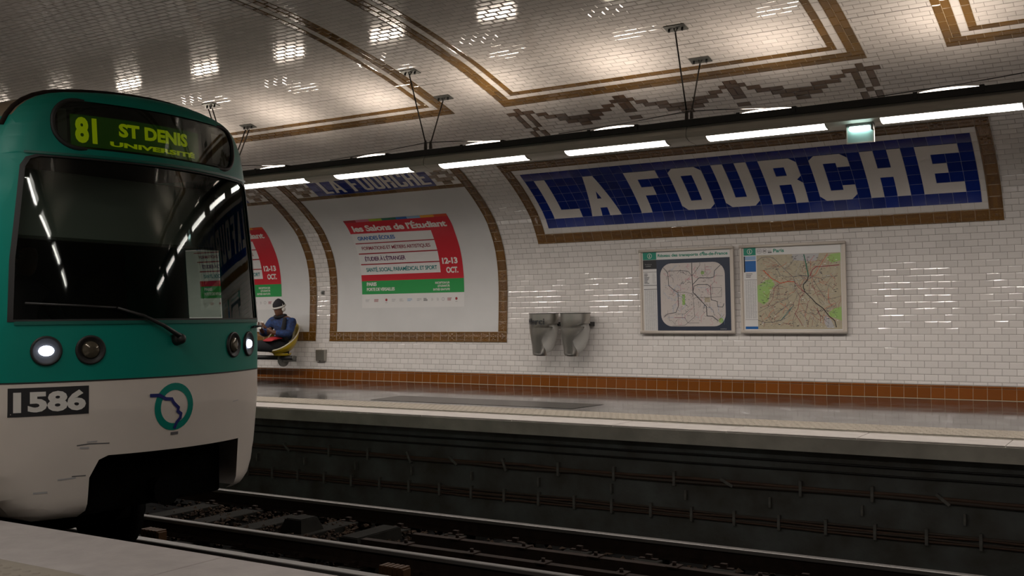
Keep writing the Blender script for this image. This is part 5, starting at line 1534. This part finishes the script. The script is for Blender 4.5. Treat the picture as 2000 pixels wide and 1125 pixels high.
# cab interior
b = MB(); x0 = -8.0
cab = MB(); cab.add([Vector((x0, YC + y * .96, max(z, .2) - .02)) for y, z in OUT], [tuple(range(nO))]); cab.build('cab_bulkhead', [CABM], train)
b = MB(); b.bbox(-8.0, -6.45, YC - 1.08, YC + 1.08, .25, .30, .01); b.build('cab_floor', [CABM], train)
b = MB(); b.bbox(-6.75, -6.42, YC - 1.0, YC + 1.0, .30, 1.06, .03); b.build('driver_desk', [CABM], train)
b = MB(); b.bbox(-6.60, -6.575, YC - .93, YC + .93, 1.66, 1.685, .006); b.build('cab_cross_bar', [CABL], train)  # thin grey bar across the cab behind the windscreen
b = MB(); b.bbox(-6.645, -6.635, YC - .90, YC + .90, 1.68, 2.15, .002); b.build('ceiling_reflection_panel', [mat('ceiling_reflection_grey', (.42, .44, .40), rough=.8)], train)  # added panel; its grey stands in for the ceiling's reflection in the glass
cl = MB(); cl.add([(-6.45, YC - .95, 2.24), (-6.45, YC + .95, 2.24), (-8.0, YC + .95, 2.30), (-8.0, YC - .95, 2.30)], [(0, 1, 2, 3)]); cl.build('cab_ceiling', [CABM], train)
m_ = MB(); m_.add([Vector((x, YC + half_at(z) - .01, z)) for x, z in ((-6.83, 1.12), (-7.24, 1.12), (-7.24, 1.69), (-6.83, 1.69))], [(0, 1, 2, 3)]); m_.build('cab_side_window', [GLASS], train)
b = MB(); b.bbox(-7.75, -7.25, YC - .55, YC - .05, .62, .72, .03); b.bbox(-7.78, -7.68, YC - .53, YC - .07, .70, 1.28, .03); b.build('driver_seat', [CABM], train)
# windows and doors along the near and far sides (flush with the shell)
for sd_ in (-1, 1):
    for k in range(4):
        xa = -9.2 - k * 3.2
        def P3(x, z, h): return Vector((x, YC + sd_ * (half_at(z) + h), z))
        def panel(nm, a, c, z0, z1, h, mt, par):
            m_ = MB(); zs = [z0 + (z1 - z0) * i / 6 for i in range(7)]
            vs = [P3(x, z, hh) for hh in (0.001, h) for z in zs for x in (a, c)]; fs = []
            for i in range(6):
                for o_ in (0, 14): fs.append((o_ + 2 * i, o_ + 2 * i + 1, o_ + 2 * i + 3, o_ + 2 * i + 2))
                fs.append((2 * i, 2 * i + 2, 14 + 2 * i + 2, 14 + 2 * i)); fs.append((2 * i + 1, 2 * i + 3, 14 + 2 * i + 3, 14 + 2 * i + 1))
            fs += [(0, 1, 15, 14), (12, 13, 27, 26)]
            m_.add(vs, fs); return m_.build(nm, [mt], par)
        for q_ in (0, 1):
            dd = panel('door', xa - .66 - .66 * q_ + .01, xa - .66 * q_ - .01, .12, 2.15, .012, WPNT, train)
            panel('door_window', xa - .66 - .66 * q_ + .13, xa - .66 * q_ - .13, 1.10, 1.90, .016, DARK, dd)
        panel('side_window', xa - 2.95, xa - 1.75, 1.15, 1.95, .010, DARK, train)
# underside
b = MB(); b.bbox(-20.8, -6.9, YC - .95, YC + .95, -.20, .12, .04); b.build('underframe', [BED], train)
b = MB(); b.bbox(-6.75, -6.35, YC - .60, YC + .70, -.24, .17, .03); b.build('coupler_recess', [BED], train)
m_ = MB(); m_.tube([(-6.6, YC + .05, -.12), (-6.25, YC + .05, -.12), (-6.18, YC + .05, -.12)], [.07, .07, .12], 12); m_.build('coupler', [BED], train)
for xb_ in (-8.7, -18.0):
    b = MB(); b.bbox(xb_ - 1.3, xb_ + 1.3, YC - .85, YC + .85, -.55, -.30, .05); bo = b.build('bogie', [BED], train)
    for dx in (-.9, .9):
        for yy in (4.31, 5.81):
            m_ = MB(); m_.tube([(xb_ + dx, yy - .06, -.49), (xb_ + dx, yy + .06, -.49)], .41, 28); m_.build('wheel', [BED], bo)

# the driver, dim behind the windscreen
t = thing('person', 'train driver in dark clothes, dimly seen sitting behind the windscreen', 'person', (-7.45, YC - .3, .30))
yd = YC - .30
J = [(-7.45, yd, .82, .13), (-7.46, yd, 1.0, .14), (-7.45, yd, 1.2, .15), (-7.42, yd, 1.33, .12), (-7.40, yd, 1.42, .055), (-7.38, yd, 1.47, .05),
     (-7.42, yd - .2, 1.30, .07), (-7.30, yd - .26, 1.08, .05), (-7.0, yd - .18, 1.08, .038), (-7.42, yd + .2, 1.30, .07), (-7.30, yd + .26, 1.08, .05), (-7.0, yd + .18, 1.08, .038),
     (-7.38, yd - .1, .80, .09), (-7.0, yd - .12, .82, .07), (-6.97, yd - .12, .45, .05), (-6.88, yd - .12, .36, .045), (-7.38, yd + .1, .80, .09), (-7.0, yd + .12, .82, .07), (-6.97, yd + .12, .45, .05), (-6.88, yd + .12, .36, .045)]
skin_obj('body', J, [(0, 1), (1, 2), (2, 3), (3, 4), (4, 5), (3, 6), (6, 7), (7, 8), (3, 9), (9, 10), (10, 11), (0, 12), (12, 13), (13, 14), (14, 15), (0, 16), (16, 17), (17, 18), (18, 19)], BLKC, t)
DH = Vector((-7.36, yd, 1.56)); m_, fw, sd, up_ = head_mesh(DH, (1, 0, -.05)); m_.build('head', [SKIN], t)
m_ = MB(); m_.ball(DH + Vector((-.015, 0, .035)), (.10, .088, .10), 14); m_.build('hair', [BLKC], t)
for sg in (-1, 1):
    w = Vector((-7.0, yd + sg * .18, 1.08)); J2 = [(w.x, w.y, w.z, .028), (w.x + .06, w.y, w.z, .03)]; E2 = [(0, 1)]
    for k in range(4):
        i = len(J2); J2 += [(w.x + .10, w.y - .027 + k * .018, w.z, .009), (w.x + .135 - abs(k - 1.4) * .006, w.y - .03 + k * .02, w.z - .02, .008)]; E2 += [(1, i), (i, i + 1)]
    i = len(J2); J2 += [(w.x + .06, w.y - sg * .04, w.z - .005, .010), (w.x + .09, w.y - sg * .055, w.z - .015, .009)]; E2 += [(1, i), (i, i + 1)]
    skin_obj('hand', J2, E2, SKIN, t, sub=1)
